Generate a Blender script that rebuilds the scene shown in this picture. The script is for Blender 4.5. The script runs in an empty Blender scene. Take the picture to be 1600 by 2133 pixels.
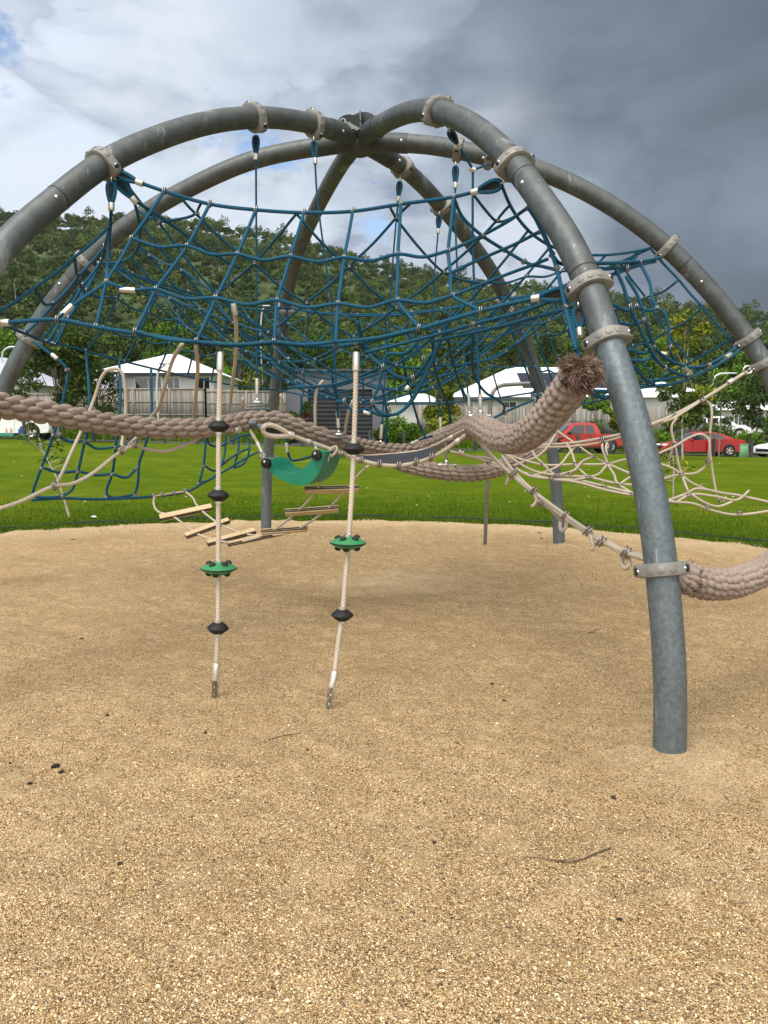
import bpy, math, random
import numpy as np
from mathutils import Vector, Matrix
random.seed(7); rng = np.random.default_rng(7)
scene = bpy.context.scene; COL = scene.collection
R_ = math.radians
# ------------------------------------------------------------------ camera
CAMZ = 1.5; PITCH = 6.2; FPX = 1603.0
cam = bpy.data.cameras.new('camera'); camo = bpy.data.objects.new('camera', cam); COL.objects.link(camo)
camo.location = (0, 0, CAMZ); camo.rotation_euler = (R_(90-PITCH), 0, 0)
cam.sensor_fit = 'VERTICAL'; cam.sensor_height = 36; cam.lens = 36*FPX/2133
cam.clip_start = .05; cam.clip_end = 3000; scene.camera = camo
# ------------------------------------------------------------------ exposure
scene.view_settings.view_transform = 'Standard'; scene.view_settings.look = 'None'
scene.view_settings.gamma = 1; scene.view_settings.exposure = 0.86
# ------------------------------------------------------------------ world: sky texture with cloud cover
SUN_EL, SUN_AZ = R_(58), R_(-150)      # azimuth from +Y towards +X: sun high behind the camera's left shoulder
W = bpy.data.worlds.new('World'); scene.world = W; W.use_nodes = True
def world():
    nt = W.node_tree; nt.nodes.clear(); N = nt.nodes; L = nt.links
    def node(t, **k):
        n = N.new(t)
        for a, b in k.items(): setattr(n, a, b)
        return n
    def M(op, a, b=None, c=None):
        n = node('ShaderNodeMath', operation=op)
        for i, v in enumerate((a, b, c)):
            if v is None: continue
            if isinstance(v, (int, float)): n.inputs[i].default_value = v
            else: L.new(v, n.inputs[i])
        return n.outputs[0]
    def ramp(f, pts):
        n = node('ShaderNodeValToRGB'); e = n.color_ramp.elements
        e[0].position, e[0].color = pts[0][0], (*pts[0][1], 1)
        e[1].position, e[1].color = pts[-1][0], (*pts[-1][1], 1)
        for p, c in pts[1:-1]:
            q = e.new(p); q.color = (*c, 1)
        L.new(f, n.inputs[0]); return n.outputs[0]
    tc = node('ShaderNodeTexCoord'); D = tc.outputs['Generated']
    sep = node('ShaderNodeSeparateXYZ'); L.new(D, sep.inputs[0]); X, Y, Z = sep.outputs
    mp = node('ShaderNodeMapping'); mp.inputs['Scale'].default_value = (1, 1, 1.9); L.new(D, mp.inputs[0])
    def noise(scale, det=8, rough=.55, dist=.0, off=(0,0,0)):
        m2 = node('ShaderNodeMapping'); m2.inputs['Location'].default_value = off; L.new(mp.outputs[0], m2.inputs[0])
        n = node('ShaderNodeTexNoise'); n.inputs['Scale'].default_value = scale; n.inputs['Detail'].default_value = det
        n.inputs['Roughness'].default_value = rough; n.inputs['Distortion'].default_value = dist
        L.new(m2.outputs[0], n.inputs['Vector']); return n.outputs['Fac']
    n1 = noise(2.6, 9, .5, .35); n2 = noise(7.0, 8, .55, .3, (3, 1, 2)); n3 = noise(1.3, 4, .5, 0, (7, 2, 5)); n5 = noise(16., 6, .6, .2, (1, 5, 2))
    # thickness of the cloud: builds up towards the east (+X)
    th = M('ADD', M('SUBTRACT', M('MULTIPLY', X, 1.0), .035), M('MULTIPLY', M('SUBTRACT', n1, .5), .85))
    th = M('ADD', th, M('MULTIPLY', M('SUBTRACT', n3, .5), .30))
    th = M('ADD', th, M('MULTIPLY', M('SUBTRACT', n2, .5), .20))
    th = M('ADD', th, M('MULTIPLY', M('SUBTRACT', Z, .3), .25))
    cl = ramp(M('ADD', M('MULTIPLY', th, .9), .42), [
        (0.06, (.345, .395, .465)), (.22, (.275, .32, .385)), (.36, (.235, .28, .34)), (.48, (.18, .22, .275)),
        (.60, (.135, .168, .212)), (.76, (.090, .114, .146)), (.95, (.047, .059, .076))])
    n6 = noise(4.2, 10, .52, .6, (5, 8, 1)); bank = ramp(n6, [(.44, (1.26, 1.24, 1.20)), (.50, (1.02, 1.02, 1.02)), (.53, (.74, .76, .79)), (.64, (.92, .93, .95))])
    bk_ = node('ShaderNodeMixRGB', blend_type='MULTIPLY'); L.new(ramp(X, [(.0, (.9, .9, .9)), (.35, (.25, .25, .25))]), bk_.inputs[0]); L.new(cl, bk_.inputs[1]); L.new(bank, bk_.inputs[2]); cl = bk_.outputs[0]
    # blue gaps where the cover is broken
    gap = None
    for d, r in (((-.50, 1.059, .485), .045), ((-.168, 1.047, .377), .052), ((-.01, 1.035, .272), .040), ((-.9,.2,.9), .3), ((.1,-.8,.9), .22)):
        v = Vector(d).normalized()
        dn = node('ShaderNodeVectorMath', operation='DISTANCE'); L.new(D, dn.inputs[0]); dn.inputs[1].default_value = v
        g = M('SUBTRACT', 1.0, M('DIVIDE', dn.outputs['Value'], r*1.35)); g = M('MAXIMUM', g, 0)
        gap = g if gap is None else M('ADD', gap, g)
    gm = M('ADD', M('MULTIPLY', gap, .8), M('ADD', M('MULTIPLY', M('SUBTRACT', n2, .5), 3.2), M('MULTIPLY', M('SUBTRACT', n5, .5), 2.6)))
    gm = M('MULTIPLY', gm, M('GREATER_THAN', gap, .001))
    gm = M('MINIMUM', M('MAXIMUM', M('MULTIPLY', M('SUBTRACT', gm, .22), 2.2), 0), 1)
    # sunlit white patches round the gaps
    wh = None
    for d, r in (((-.40, 1.06, .44), .17), ((-.05, 1.03, .25), .30), ((.16, 1.03, .23), .13), ((-.22, 1.05, .33), .2), ((-.33,1.06,.52),.18)):
        v = Vector(d).normalized()
        dn = node('ShaderNodeVectorMath', operation='DISTANCE'); L.new(D, dn.inputs[0]); dn.inputs[1].default_value = v
        g = M('MAXIMUM', M('SUBTRACT', 1.0, M('DIVIDE', dn.outputs['Value'], r)), 0)
        wh = g if wh is None else M('MAXIMUM', wh, g)
    wm = M('MULTIPLY', wh, M('MULTIPLY', M('MAXIMUM', M('SUBTRACT', n2, .36), 0), 5.0)); wm = M('MINIMUM', wm, .75)
    mw = node('ShaderNodeMixRGB'); L.new(wm, mw.inputs[0]); L.new(cl, mw.inputs[1]); mw.inputs[2].default_value = (.45, .49, .545, 1)
    # brighter cover behind the camera and overhead
    back = M('MINIMUM', M('MAXIMUM', M('ADD', M('MULTIPLY', Y, -1.0), M('MULTIPLY', M('MAXIMUM', M('SUBTRACT', Z, .5), 0), 2.0)), 0), 1)
    mb = node('ShaderNodeMixRGB'); L.new(back, mb.inputs[0]); L.new(mw.outputs[0], mb.inputs[1]); mb.inputs[2].default_value = (1.32, 1.28, 1.22, 1)
    sky = node('ShaderNodeTexSky', sky_type='NISHITA'); sky.sun_disc = False
    sky.sun_elevation = SUN_EL; sky.sun_rotation = SUN_AZ
    ss = node('ShaderNodeMixRGB', blend_type='MULTIPLY'); ss.inputs[0].default_value = 1; L.new(sky.outputs[0], ss.inputs[1]); ss.inputs[2].default_value = (1.15, 1.15, 1.15, 1)
    # clouds are divided by the background strength so both share it
    cs = node('ShaderNodeMixRGB', blend_type='MULTIPLY'); cs.inputs[0].default_value = 1; L.new(mb.outputs[0], cs.inputs[1]); cs.inputs[2].default_value = (10, 10, 10, 1)
    mx = node('ShaderNodeMixRGB'); L.new(gm, mx.inputs[0]); L.new(cs.outputs[0], mx.inputs[1]); L.new(ss.outputs[0], mx.inputs[2])
    bg = node('ShaderNodeBackground'); bg.inputs[1].default_value = .1; L.new(mx.outputs[0], bg.inputs[0])
    out = node('ShaderNodeOutputWorld'); L.new(bg.outputs[0], out.inputs[0])
world()
sun = bpy.data.lights.new('sun', 'SUN'); sun.energy = 1.5; sun.angle = R_(28); sun.color = (1, .93, .82)
suno = bpy.data.objects.new('sun', sun); COL.objects.link(suno)
sdir = Vector((math.sin(SUN_AZ)*math.cos(SUN_EL), math.cos(SUN_AZ)*math.cos(SUN_EL), math.sin(SUN_EL)))
suno.rotation_euler = sdir.to_track_quat('Z', 'Y').to_euler()

# ------------------------------------------------------------------ pixel -> world
CP, SP = math.cos(R_(PITCH)), math.sin(R_(PITCH))
def ray(px, py):
    x = (px-800)/FPX; y = (1066.5-py)/FPX
    return np.array([x, CP+y*SP, -SP+y*CP])
O = np.array([0, 0, CAMZ])
def at(px, py, Y):
    r = ray(px, py); return O + r*(Y/r[1])
def atz(px, py, z=0.):
    r = ray(px, py); return O + r*((z-CAMZ)/r[2])
HUB = np.array([-.2, 6.7])
DIR = {}
for k, v in dict(B=(1.52,-3.3), E=(2.45,3.06), D=(-1.57,4.5), A=(-2.45,-3.06), F=(1,-.12), C=(-1,.1)).items():
    v = np.array(v); DIR[k] = v/np.linalg.norm(v)
def onplane(k, px, py):
    r = ray(px, py); d = DIR[k]
    # r.xy*t = HUB + d*s
    A = np.array([[r[0], -d[0]], [r[1], -d[1]]]); t, s = np.linalg.solve(A, HUB)
    return O + r*t
# ------------------------------------------------------------------ materials
MAT = {}
class NT:
    def __init__(s, name):
        m = bpy.data.materials.new(name); m.use_nodes = True; s.m = m; s.nt = m.node_tree
        s.N = s.nt.nodes; s.L = s.nt.links; s.b = s.N['Principled BSDF']; MAT[name] = m
    def node(s, t, **k):
        n = s.N.new(t)
        for a, b in k.items(): setattr(n, a, b)
        return n
    def M(s, op, a, b=None, c=None):
        n = s.node('ShaderNodeMath', operation=op)
        for i, v in enumerate((a, b, c)):
            if v is None: continue
            if isinstance(v, (int, float)): n.inputs[i].default_value = v
            else: s.L.new(v, n.inputs[i])
        return n.outputs[0]
    def coord(s, which='Object', scale=None):
        o = s.node('ShaderNodeTexCoord').outputs[which]
        if scale is not None:
            mp = s.node('ShaderNodeMapping'); mp.inputs['Scale'].default_value = scale; s.L.new(o, mp.inputs[0]); o = mp.outputs[0]
        return o
    def noise(s, scale, det=4, rough=.5, co=None, dist=0):
        n = s.node('ShaderNodeTexNoise'); n.inputs['Scale'].default_value = scale; n.inputs['Detail'].default_value = det
        n.inputs['Roughness'].default_value = rough; n.inputs['Distortion'].default_value = dist
        s.L.new(co if co is not None else s.coord(), n.inputs['Vector']); return n.outputs['Fac']
    def ramp(s, f, pts, interp='LINEAR'):
        n = s.node('ShaderNodeValToRGB'); n.color_ramp.interpolation = interp; e = n.color_ramp.elements
        def c4(c): return (*c, 1) if hasattr(c, '__len__') else (c, c, c, 1)
        e[0].position, e[0].color = pts[0][0], c4(pts[0][1]); e[1].position, e[1].color = pts[-1][0], c4(pts[-1][1])
        for p, c in pts[1:-1]: q = e.new(p); q.color = c4(c)
        s.L.new(f, n.inputs[0]); return n.outputs[0]
    def mix(s, f, a, b, mode='MIX'):
        n = s.node('ShaderNodeMixRGB', blend_type=mode)
        for i, v in enumerate((f, a, b)):
            if isinstance(v, (int, float)): n.inputs[i].default_value = v if i == 0 else (v, v, v, 1)
            elif isinstance(v, tuple): n.inputs[i].default_value = (*v, 1)
            else: s.L.new(v, n.inputs[i])
        return n.outputs[0]
    def col(s, c):
        if isinstance(c, tuple): s.b.inputs['Base Color'].default_value = (*c, 1)
        else: s.L.new(c, s.b.inputs['Base Color'])
    def rough(s, v):
        if isinstance(v, (int, float)): s.b.inputs['Roughness'].default_value = v
        else: s.L.new(v, s.b.inputs['Roughness'])
    def metal(s, v): s.b.inputs['Metallic'].default_value = v
    def spec(s, v): s.b.inputs['Specular IOR Level'].default_value = v
    def bump(s, h, dist, strength=1.0):
        n = s.node('ShaderNodeBump'); n.inputs['Strength'].default_value = strength; n.inputs['Distance'].default_value = dist
        s.L.new(h, n.inputs['Height']); s.L.new(n.outputs[0], s.b.inputs['Normal'])
def simple(name, c, rough=.6, metal=0, var=.15, scale=8, bump=0, spec=.4):
    t = NT(name)
    n = t.noise(scale, 5, .6)
    lo = tuple(x*(1-var) for x in c); hi = tuple(min(1, x*(1+var)) for x in c)
    t.col(t.ramp(n, [(.3, lo), (.7, hi)])); t.rough(rough); t.metal(metal); t.spec(spec)
    if bump: t.bump(t.noise(scale*6, 4), bump)
    return t.m
def rope_mat(name, dark, light, freq=62, k=3, bd=.003):
    t = NT(name); uv = t.coord('UV'); sp = t.node('ShaderNodeSeparateXYZ'); t.L.new(uv, sp.inputs[0])
    ph = t.M('ADD', t.M('MULTIPLY', sp.outputs[1], freq), t.M('MULTIPLY', sp.outputs[0], float(k)))
    h = t.M('ABSOLUTE', t.M('SINE', t.M('MULTIPLY', ph, math.pi)))
    n = t.noise(5, 3); c = t.mix(t.ramp(h, [(.0, 0), (.55, 1)]), dark, light)
    c = t.mix(t.ramp(n, [(.35, .0), (.7, .35)]), c, tuple(x*.6 for x in light)); t.col(c)
    t.rough(.75); t.spec(.25); t.bump(h, bd); return t.m
def make_mats():
    rope_mat('blue_rope', (.0015, .020, .036), (.007, .085, .160), 60, 3)
    rope_mat('tan_rope', (.20, .155, .11), (.56, .485, .40), 58, 3)
    # galvanised pipe
    t = NT('galvanised'); co = t.coord()
    sp = t.node('ShaderNodeSeparateXYZ'); t.L.new(co, sp.inputs[0])
    n = t.noise(2.2, 5, .6); sg = t.noise(45, 3, .6); st = t.noise(9, 6, .7, t.coord('Object', (1, 1, .22)))
    base = t.ramp(sg, [(.3, (.080, .100, .112)), (.7, (.142, .176, .195))])
    grime = t.ramp(t.noise(14, 4), [(.3, (.045, .050, .048)), (.8, (.098, .105, .100))])
    gz = t.M('MULTIPLY', t.M('SUBTRACT', sp.outputs[2], 1.2), .55)
    gf = t.ramp(t.M('ADD', gz, t.M('MULTIPLY', t.M('SUBTRACT', n, .5), 1.6)), [(.25, 0), (.8, .8)])
    c = t.mix(gf, base, grime)
    scuff = t.ramp(st, [(.56, 0), (.70, .6)])
    sm = t.M('MULTIPLY', scuff, t.ramp(t.noise(1.7, 2), [(.42, 0), (.58, 1)])); w = t.node('ShaderNodeMapping'); w.inputs['Rotation'].default_value = (.5, .7, .3); w.inputs['Scale'].default_value = (60, 60, 5); t.L.new(co, w.inputs[0]); sc2 = t.ramp(t.noise(1.0, 2, .5, w.outputs[0]), [(.64, 0), (.73, .45)]); sm = t.M('MAXIMUM', sm, t.M('MULTIPLY', sc2, t.ramp(t.noise(2.6, 2), [(.50, 0), (.60, 1)])))
    c = t.mix(sm, c, (.40, .44, .46)); t.col(c); t.metal(.35); t.rough(t.ramp(sg, [(.2, .42), (.8, .6)])); t.bump(t.noise(60, 3), .0006)
    simple('galvanised_dark', (.055, .065, .068), .55, .3, .3, 12)
    simple('steel_post', (.22, .225, .22), .45, .4, .2, 10)
    simple('clamp_alloy', (.215, .21, .195), .55, .25, .18, 14)
    simple('ferrule_alloy', (.60, .58, .54), .38, .75, .1, 30)
    simple('steel', (.62, .62, .60), .25, .95, .1, 30)
    simple('clip_steel', (.30, .28, .26), .25, .85, .3, 60)
    simple('dark_pocket', (.012, .012, .012), .7, 0, .2)
    # thick braided rope
    t = NT('braided_rope'); co = t.coord(); f = t.noise(140, 4, .7); n = t.noise(3, 4); n2 = t.noise(25, 3)
    c = t.ramp(f, [(.3, (.195, .152, .128)), (.5, (.305, .248, .214)), (.72, (.43, .365, .325))])
    c = t.mix(t.ramp(n, [(.35, 0), (.7, .45)]), c, (.20, .145, .122))
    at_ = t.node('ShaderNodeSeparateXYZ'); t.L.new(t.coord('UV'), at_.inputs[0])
    c = t.mix(t.ramp(at_.outputs[0], [(.0, .95), (.45, 0)]), c, (.075, .050, .042))   # occlusion shade painted into the seams of the braid
    t.col(c); t.rough(.95); t.spec(.1); t.bump(t.mix(.5, f, n2), .004)
    t = NT('rope_fray'); gi = t.node('ShaderNodeSeparateXYZ'); t.L.new(t.coord('UV'), gi.inputs[0]); t.col(t.ramp(gi.outputs[0], [(0, (.06, .032, .022)), (.4, (.19, .115, .085)), (1, (.52, .40, .32))])); t.rough(.95)
    simple('green_plastic', (.003, .19, .11), .38, 0, .10, 4)
    simple('disc_green', (.03, .20, .075), .45, 0, .14, 12)
    simple('rubber', (.006, .0065, .007), .65, 0, .3, 30, .0005)
    simple('mat_rubber', (.030, .033, .038), .7, 0, .3, 9, .001)
    t = NT('plank_wood'); w = t.noise(4, 5, .6, t.coord('Object', (1, 14, 14)))
    t.col(t.ramp(w, [(.3, (.42, .30, .16)), (.7, (.62, .48, .29))])); t.rough(.6)
    # gravel
    t = NT('gravel'); co = t.coord()
    def vor(scale, feat='F1'):
        v = t.node('ShaderNodeTexVoronoi', feature=feat); v.inputs['Scale'].default_value = scale; t.L.new(co, v.inputs['Vector']); return v
    v = vor(250); vc = t.node('ShaderNodeSeparateXYZ'); t.L.new(v.outputs['Color'], vc.inputs[0])
    c = t.ramp(vc.outputs[0], [(0, (.07, .036, .014)), (.16, (.26, .145, .062)), (.45, (.54, .345, .162)), (.78, (.75, .54, .28)), (1, (.98, .85, .60))])
    dk = t.ramp(vc.outputs[1], [(.90, 0), (.915, .9)], 'LINEAR'); c = t.mix(dk, c, (.045, .038, .032))
    v2 = vor(105); vc2 = t.node('ShaderNodeSeparateXYZ'); t.L.new(v2.outputs['Color'], vc2.inputs[0])
    c = t.mix(t.ramp(vc2.outputs[0], [(.965, 0), (.97, .85)]), c, (.05, .045, .042))
    c = t.mix(t.ramp(vc2.outputs[1], [(0, .0), (1, .35)]), c, t.ramp(vc2.outputs[2], [(0, (.16, .09, .035)), (1, (.70, .53, .29))]))
    big = t.noise(.9, 6, .65); c = t.mix(t.ramp(big, [(.38, .24), (.58, 0)]), c, (.27, .165, .07))
    mid = t.noise(5.5, 5, .65); c = t.mix(t.ramp(mid, [(.50, 0), (.72, .38)]), c, (.74, .57, .33))
    md2 = t.noise(9, 5, .7, t.coord('Object', (1, 1.8, 1))); c = t.mix(t.ramp(md2, [(.52, 0), (.72, .32)]), c, (.30, .19, .09))
    def patch(cx, cy, r0, r1, invert=False):
        v_ = t.node('ShaderNodeVectorMath', operation='DISTANCE'); t.L.new(co, v_.inputs[0]); v_.inputs[1].default_value = (cx, cy, 0)
        d_ = t.M('ADD', v_.outputs['Value'], t.M('MULTIPLY', t.M('SUBTRACT', t.noise(3.2, 4, .6), .5), (r1-r0)*1.6)); return t.ramp(t.M('DIVIDE', t.M('SUBTRACT', d_, r0), r1-r0), [(0, 0 if invert else 1), (1, 1 if invert else 0)])
    pale = t.M('MAXIMUM', t.M('MULTIPLY', patch(1.36, 3.32, .08, .42), .35), t.M('MULTIPLY', patch(-1.0, 5.4, 6.0, 7.0, True), .45)); pale = t.M('MAXIMUM', pale, t.M('MULTIPLY', patch(.15, 7.4, .1, .9), .35))
    c = t.mix(pale, c, (.72, .57, .36))
    t.col(c); t.rough(.95); t.spec(.08)
    h = t.M('ADD', t.M('MULTIPLY', v.outputs['Distance'], -1.0), t.M('MULTIPLY', t.noise(14, 5, .6), 3.0)); h = t.M('ADD', h, t.M('MULTIPLY', mid, 5.0))
    t.bump(h, .0085)
    t = NT('pebble'); gi = t.node('ShaderNodeSeparateXYZ'); t.L.new(t.coord('UV'), gi.inputs[0])
    t.col(t.ramp(gi.outputs[0], [(0, (.16, .095, .04)), (.3, (.54, .37, .18)), (.6, (.74, .56, .31)), (.90, (.95, .84, .60)), (.915, (.035, .03, .028)), (1, (.08, .075, .07))])); t.rough(.7)
    # lawn
    t = NT('lawn'); a = t.noise(1.1, 5, .6); b = t.noise(26, 5, .7); d = t.noise(4.5, 4, .6, t.coord('Object', (.35, 1.3, 1))); e = t.noise(.22, 3)
    c = t.ramp(b, [(.25, (.030, .057, .003)), (.5, (.088, .138, .005)), (.78, (.175, .235, .009))])
    c = t.mix(t.ramp(d, [(.46, 0), (.68, .55)]), c, (.185, .225, .018))
    c = t.mix(t.ramp(a, [(.40, .40), (.60, 0)]), c, (.034, .092, .006))
    c = t.mix(t.ramp(e, [(.5, 0), (.7, .25)]), c, (.26, .28, .035))
    v_ = t.node('ShaderNodeVectorMath', operation='DISTANCE'); t.L.new(t.coord(), v_.inputs[0]); v_.inputs[1].default_value = (-1, 5.4, 0); rim_shade = t.ramp(t.M('DIVIDE', t.M('SUBTRACT', t.M('ADD', v_.outputs['Value'], t.M('MULTIPLY', t.M('SUBTRACT', a, .5), 2.5)), 7.0), 4.0), [(.15, .65), (.9, 0)]); c = t.mix(rim_shade, c, (.026, .070, .004)); t.col(c); t.rough(1.0); t.spec(.02); t.bump(b, .05)  # shading where the lawn curves to the gravel, painted as a darker green band
    t = NT('grass_blade'); gi = t.node('ShaderNodeSeparateXYZ'); t.L.new(t.coord('UV'), gi.inputs[0])
    t.col(t.ramp(gi.outputs[0], [(0, (.022, .060, .004)), (.6, (.056, .112, .006)), (1, (.16, .21, .020))])); t.rough(1.0); t.spec(.03)
    simple('hill_soil', (.05, .08, .022), .95, 0, .3, .05)
    simple('asphalt', (.05, .05, .052), .9, 0, .2, 3)
    def leaf(name, cs):
        t = NT(name); gi = t.node('ShaderNodeSeparateXYZ'); t.L.new(t.coord('UV'), gi.inputs[0])
        t.col(t.ramp(gi.outputs[0], [(i/(len(cs)-1), c) for i, c in enumerate(cs)])); t.rough(.85); t.spec(.08)
    leaf('leaf_forest', [(.022, .038, .012), (.034, .060, .016), (.054, .090, .021), (.085, .125, .028), (.13, .145, .045)])
    leaf('leaf_bright', [(.025, .060, .010), (.06, .13, .014), (.10, .20, .020), (.17, .27, .03)])
    leaf('leaf_dark', [(.020, .036, .012), (.040, .072, .018), (.075, .115, .024), (.13, .16, .04)])
    leaf('leaf_yellow', [(.035, .06, .008), (.09, .125, .012), (.17, .19, .02), (.28, .24, .03)])
    leaf('leaf_red', [(.04, .015, .012), (.10, .02, .02), (.05, .06, .015)])
    simple('bark', (.17, .14, .11), .9, 0, .3, 12); simple('bark_pale', (.34, .30, .25), .9, 0, .3, 10)
    # timber paling
    t = NT('paling'); n = t.noise(3, 5, .65, t.coord('Object', (7, 7, .35))); m = t.noise(.6, 3)
    gi = t.node('ShaderNodeSeparateXYZ'); t.L.new(t.coord('UV'), gi.inputs[0]); c = t.ramp(t.M('ADD', t.M('MULTIPLY', n, .5), t.M('MULTIPLY', gi.outputs[0], .5)), [(.2, (.085, .080, .075)), (.5, (.20, .19, .175)), (.8, (.33, .315, .29))]); c = t.mix(t.ramp(m, [(.4, 0), (.7, .35)]), c, (.30, .24, .18)); t.col(c); t.rough(.9)
    simple('post_timber', (.26, .24, .195), .85, 0, .2, 3); simple('retaining_timber', (.17, .12, .08), .9, 0, .25, 3)
    simple('roof_white', (.80, .81, .83), .45, 0, .03, .5); simple('roof_grey', (.42, .46, .52), .5, 0, .05, 1)
    simple('wall_white', (.50, .51, .535), .8, 0, .05, 1); simple('wall_grey', (.115, .122, .145), .8, 0, .06, 1)
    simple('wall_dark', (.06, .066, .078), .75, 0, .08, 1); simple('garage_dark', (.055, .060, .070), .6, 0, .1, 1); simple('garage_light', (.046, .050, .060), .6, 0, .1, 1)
    simple('glass_dark', (.012, .014, .017), .08, 0, .2, 1, spec=.8); simple('solar', (.018, .022, .032), .25, 0, .2, 1)
    simple('paint_red', (.36, .004, .009), .22, 0, .04, 1, spec=.6); simple('paint_orange', (.36, .018, .008), .25, 0, .05, 1, spec=.6)
    simple('paint_white', (.78, .79, .80), .3, 0, .03, 1); simple('trim_black', (.014, .014, .015), .5, 0, .2, 3)
    simple('rim_alloy', (.52, .53, .55), .3, .7, .1, 9); simple('headlight', (.75, .78, .80), .12, 0, .05, 3); simple('tail_light', (.45, .01, .01), .2, 0, .05, 3)
    simple('bollard', (.040, .045, .052), .8, 0, .2, 3); simple('cabinet_green', (.17, .36, .21), .6, 0, .06, 3)
    simple('lamp_grey', (.52, .54, .55), .4, .5, .05, 3); simple('edging', (.028, .032, .040), .55, 0, .3, 5)
    simple('litter', (.8, .8, .8), .7); simple('debris', (.018, .014, .012), .85, 0, .4, 30); simple('dead_leaf', (.12, .06, .03), .8, 0, .4, 30)
    simple('letter_white', (.70, .74, .72), .5, 0, .05, 30); simple('swimmer_blue', (.02, .06, .30), .5); simple('skin', (.55, .30, .20), .6); simple('decal_teal', (.02, .25, .20), .4)
    simple('twig', (.075, .045, .032), .85, 0, .3, 20)
make_mats()
# ------------------------------------------------------------------ mesh collector (quads only, with UVs)
class Q:
    def __init__(s): s.V = []; s.F = []; s.U = []; s.n = 0; s.MI = []
    def add(s, V, F, U=None, mi=0):
        V = np.asarray(V, float); F = np.asarray(F, int)
        s.V.append(V); s.F.append(F+s.n); s.U.append(U if U is not None else np.zeros((len(F)*4, 2))); s.MI.append(np.full(len(F), mi)); s.n += len(V)
        return s
    def tube(s, P, r, n=10, caps=True, mi=0, vof=0.):
        P = np.asarray(P, float); m = len(P); rr = np.broadcast_to(np.asarray(r, float), (m,)) if np.ndim(r) else np.full(m, float(r))
        T = np.gradient(P, axis=0); T /= np.linalg.norm(T, axis=1)[:, None]+1e-12
        u = np.cross(T[0], [0, 0, 1.]);
        if np.linalg.norm(u) < .1: u = np.cross(T[0], [0, 1., 0])
        u /= np.linalg.norm(u); Us = [u]
        for i in range(1, m):
            u = Us[-1]-T[i]*np.dot(Us[-1], T[i]); u /= np.linalg.norm(u)+1e-12; Us.append(u)
        Us = np.array(Us); Ws = np.cross(T, Us)
        a = np.linspace(0, 2*math.pi, n, endpoint=False)
        ring = Us[:, None, :]*np.cos(a)[None, :, None] + Ws[:, None, :]*np.sin(a)[None, :, None]
        V = P[:, None, :] + ring*rr[:, None, None]
        L = np.concatenate([[0], np.cumsum(np.linalg.norm(np.diff(P, axis=0), axis=1))])+vof
        if caps:
            c0 = (P[0]+ring[0]*rr[0]*.02)[None]; c1 = (P[-1]+ring[-1]*rr[-1]*.02)[None]
            V = np.concatenate([c0, V, c1]); L = np.concatenate([[L[0]], L, [L[-1]]]); m += 2
        V = V.reshape(-1, 3)
        i, j = np.meshgrid(np.arange(m-1), np.arange(n), indexing='ij'); i = i.ravel(); j = j.ravel(); j2 = (j+1) % n
        F = np.stack([i*n+j, i*n+j2, (i+1)*n+j2, (i+1)*n+j], 1)
        U = np.stack([np.stack([j/n, L[i]], 1), np.stack([(j+1)/n, L[i]], 1), np.stack([(j+1)/n, L[i+1]], 1), np.stack([j/n, L[i+1]], 1)], 1).reshape(-1, 2)
        return s.add(V, F, U, mi)
    def box(s, c, d, M=None, mi=0, bev=0.):
        c = np.array(c, float); d = np.array(d, float)/2
        b = min(bev, *(d*.9)) if bev else 0
        if not b:
            V = np.array([[x, y, z] for x in (-1, 1) for y in (-1, 1) for z in (-1, 1)])*d+c
            F = [[0,1,3,2],[4,6,7,5],[0,4,5,1],[2,3,7,6],[0,2,6,4],[1,5,7,3]]
            V = np.array(V)
            if M is not None: V = xf(V, M)
            return s.add(V, F, None, mi)
        # bevelled: rounded-rect prism in z
        pts = []
        for sx, sy in ((1,1),(-1,1),(-1,-1),(1,-1)):
            q = [(sx*d[0], sy*(d[1]-b)), (sx*(d[0]-b), sy*d[1])]
            if sx*sy < 0: q = q[::-1]
            pts += q
        pts = np.array(pts); rings = []
        for sc, z in ((.02, -d[2]), (None, -d[2]), (1, -d[2]+b), (1, d[2]-b), (None, d[2]), (.02, d[2])):
            if sc is None: p = np.sign(pts)*np.maximum(np.abs(pts)-b*.7, 0)
            else: p = pts*sc
            rings.append(np.column_stack([p, np.full(8, z)]))
        V = np.concatenate(rings)+c
        if M is not None: V = xf(V, M)
        F = [[i*8+j, i*8+(j+1)%8, (i+1)*8+(j+1)%8, (i+1)*8+j] for i in range(5) for j in range(8)]
        return s.add(V, F, None, mi)
    def lathe(s, prof, n=16, M=None, mi=0, sy=1.0):
        a = np.linspace(0, 2*math.pi, n, endpoint=False); V = np.array([[r*math.cos(t), r*math.sin(t)*sy, z] for r, z in prof for t in a])
        if M is not None: V = xf(V, M)
        m = len(prof); F = [[i*n+j, i*n+(j+1)%n, (i+1)*n+(j+1)%n, (i+1)*n+j] for i in range(m-1) for j in range(n)]
        return s.add(V, F, None, mi)
    def sphere(s, c, r, n=10, mi=0, sc=(1,1,1)):
        k = n//2+1; prof = [(max(math.sin(math.pi*i/k), .01), -math.cos(math.pi*i/k)) for i in range(k+1)]
        a = np.linspace(0, 2*math.pi, n, endpoint=False)
        V = np.array([[p*math.cos(t), p*math.sin(t), z] for p, z in prof for t in a])*r*np.array(sc)+np.array(c)
        F = [[i*n+j, i*n+(j+1)%n, (i+1)*n+(j+1)%n, (i+1)*n+j] for i in range(k) for j in range(n)]
        return s.add(V, F, None, mi)
    def quad(s, a, b, c, d, mi=0): return s.add([a, b, c, d], [[0, 1, 2, 3]], None, mi)
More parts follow.
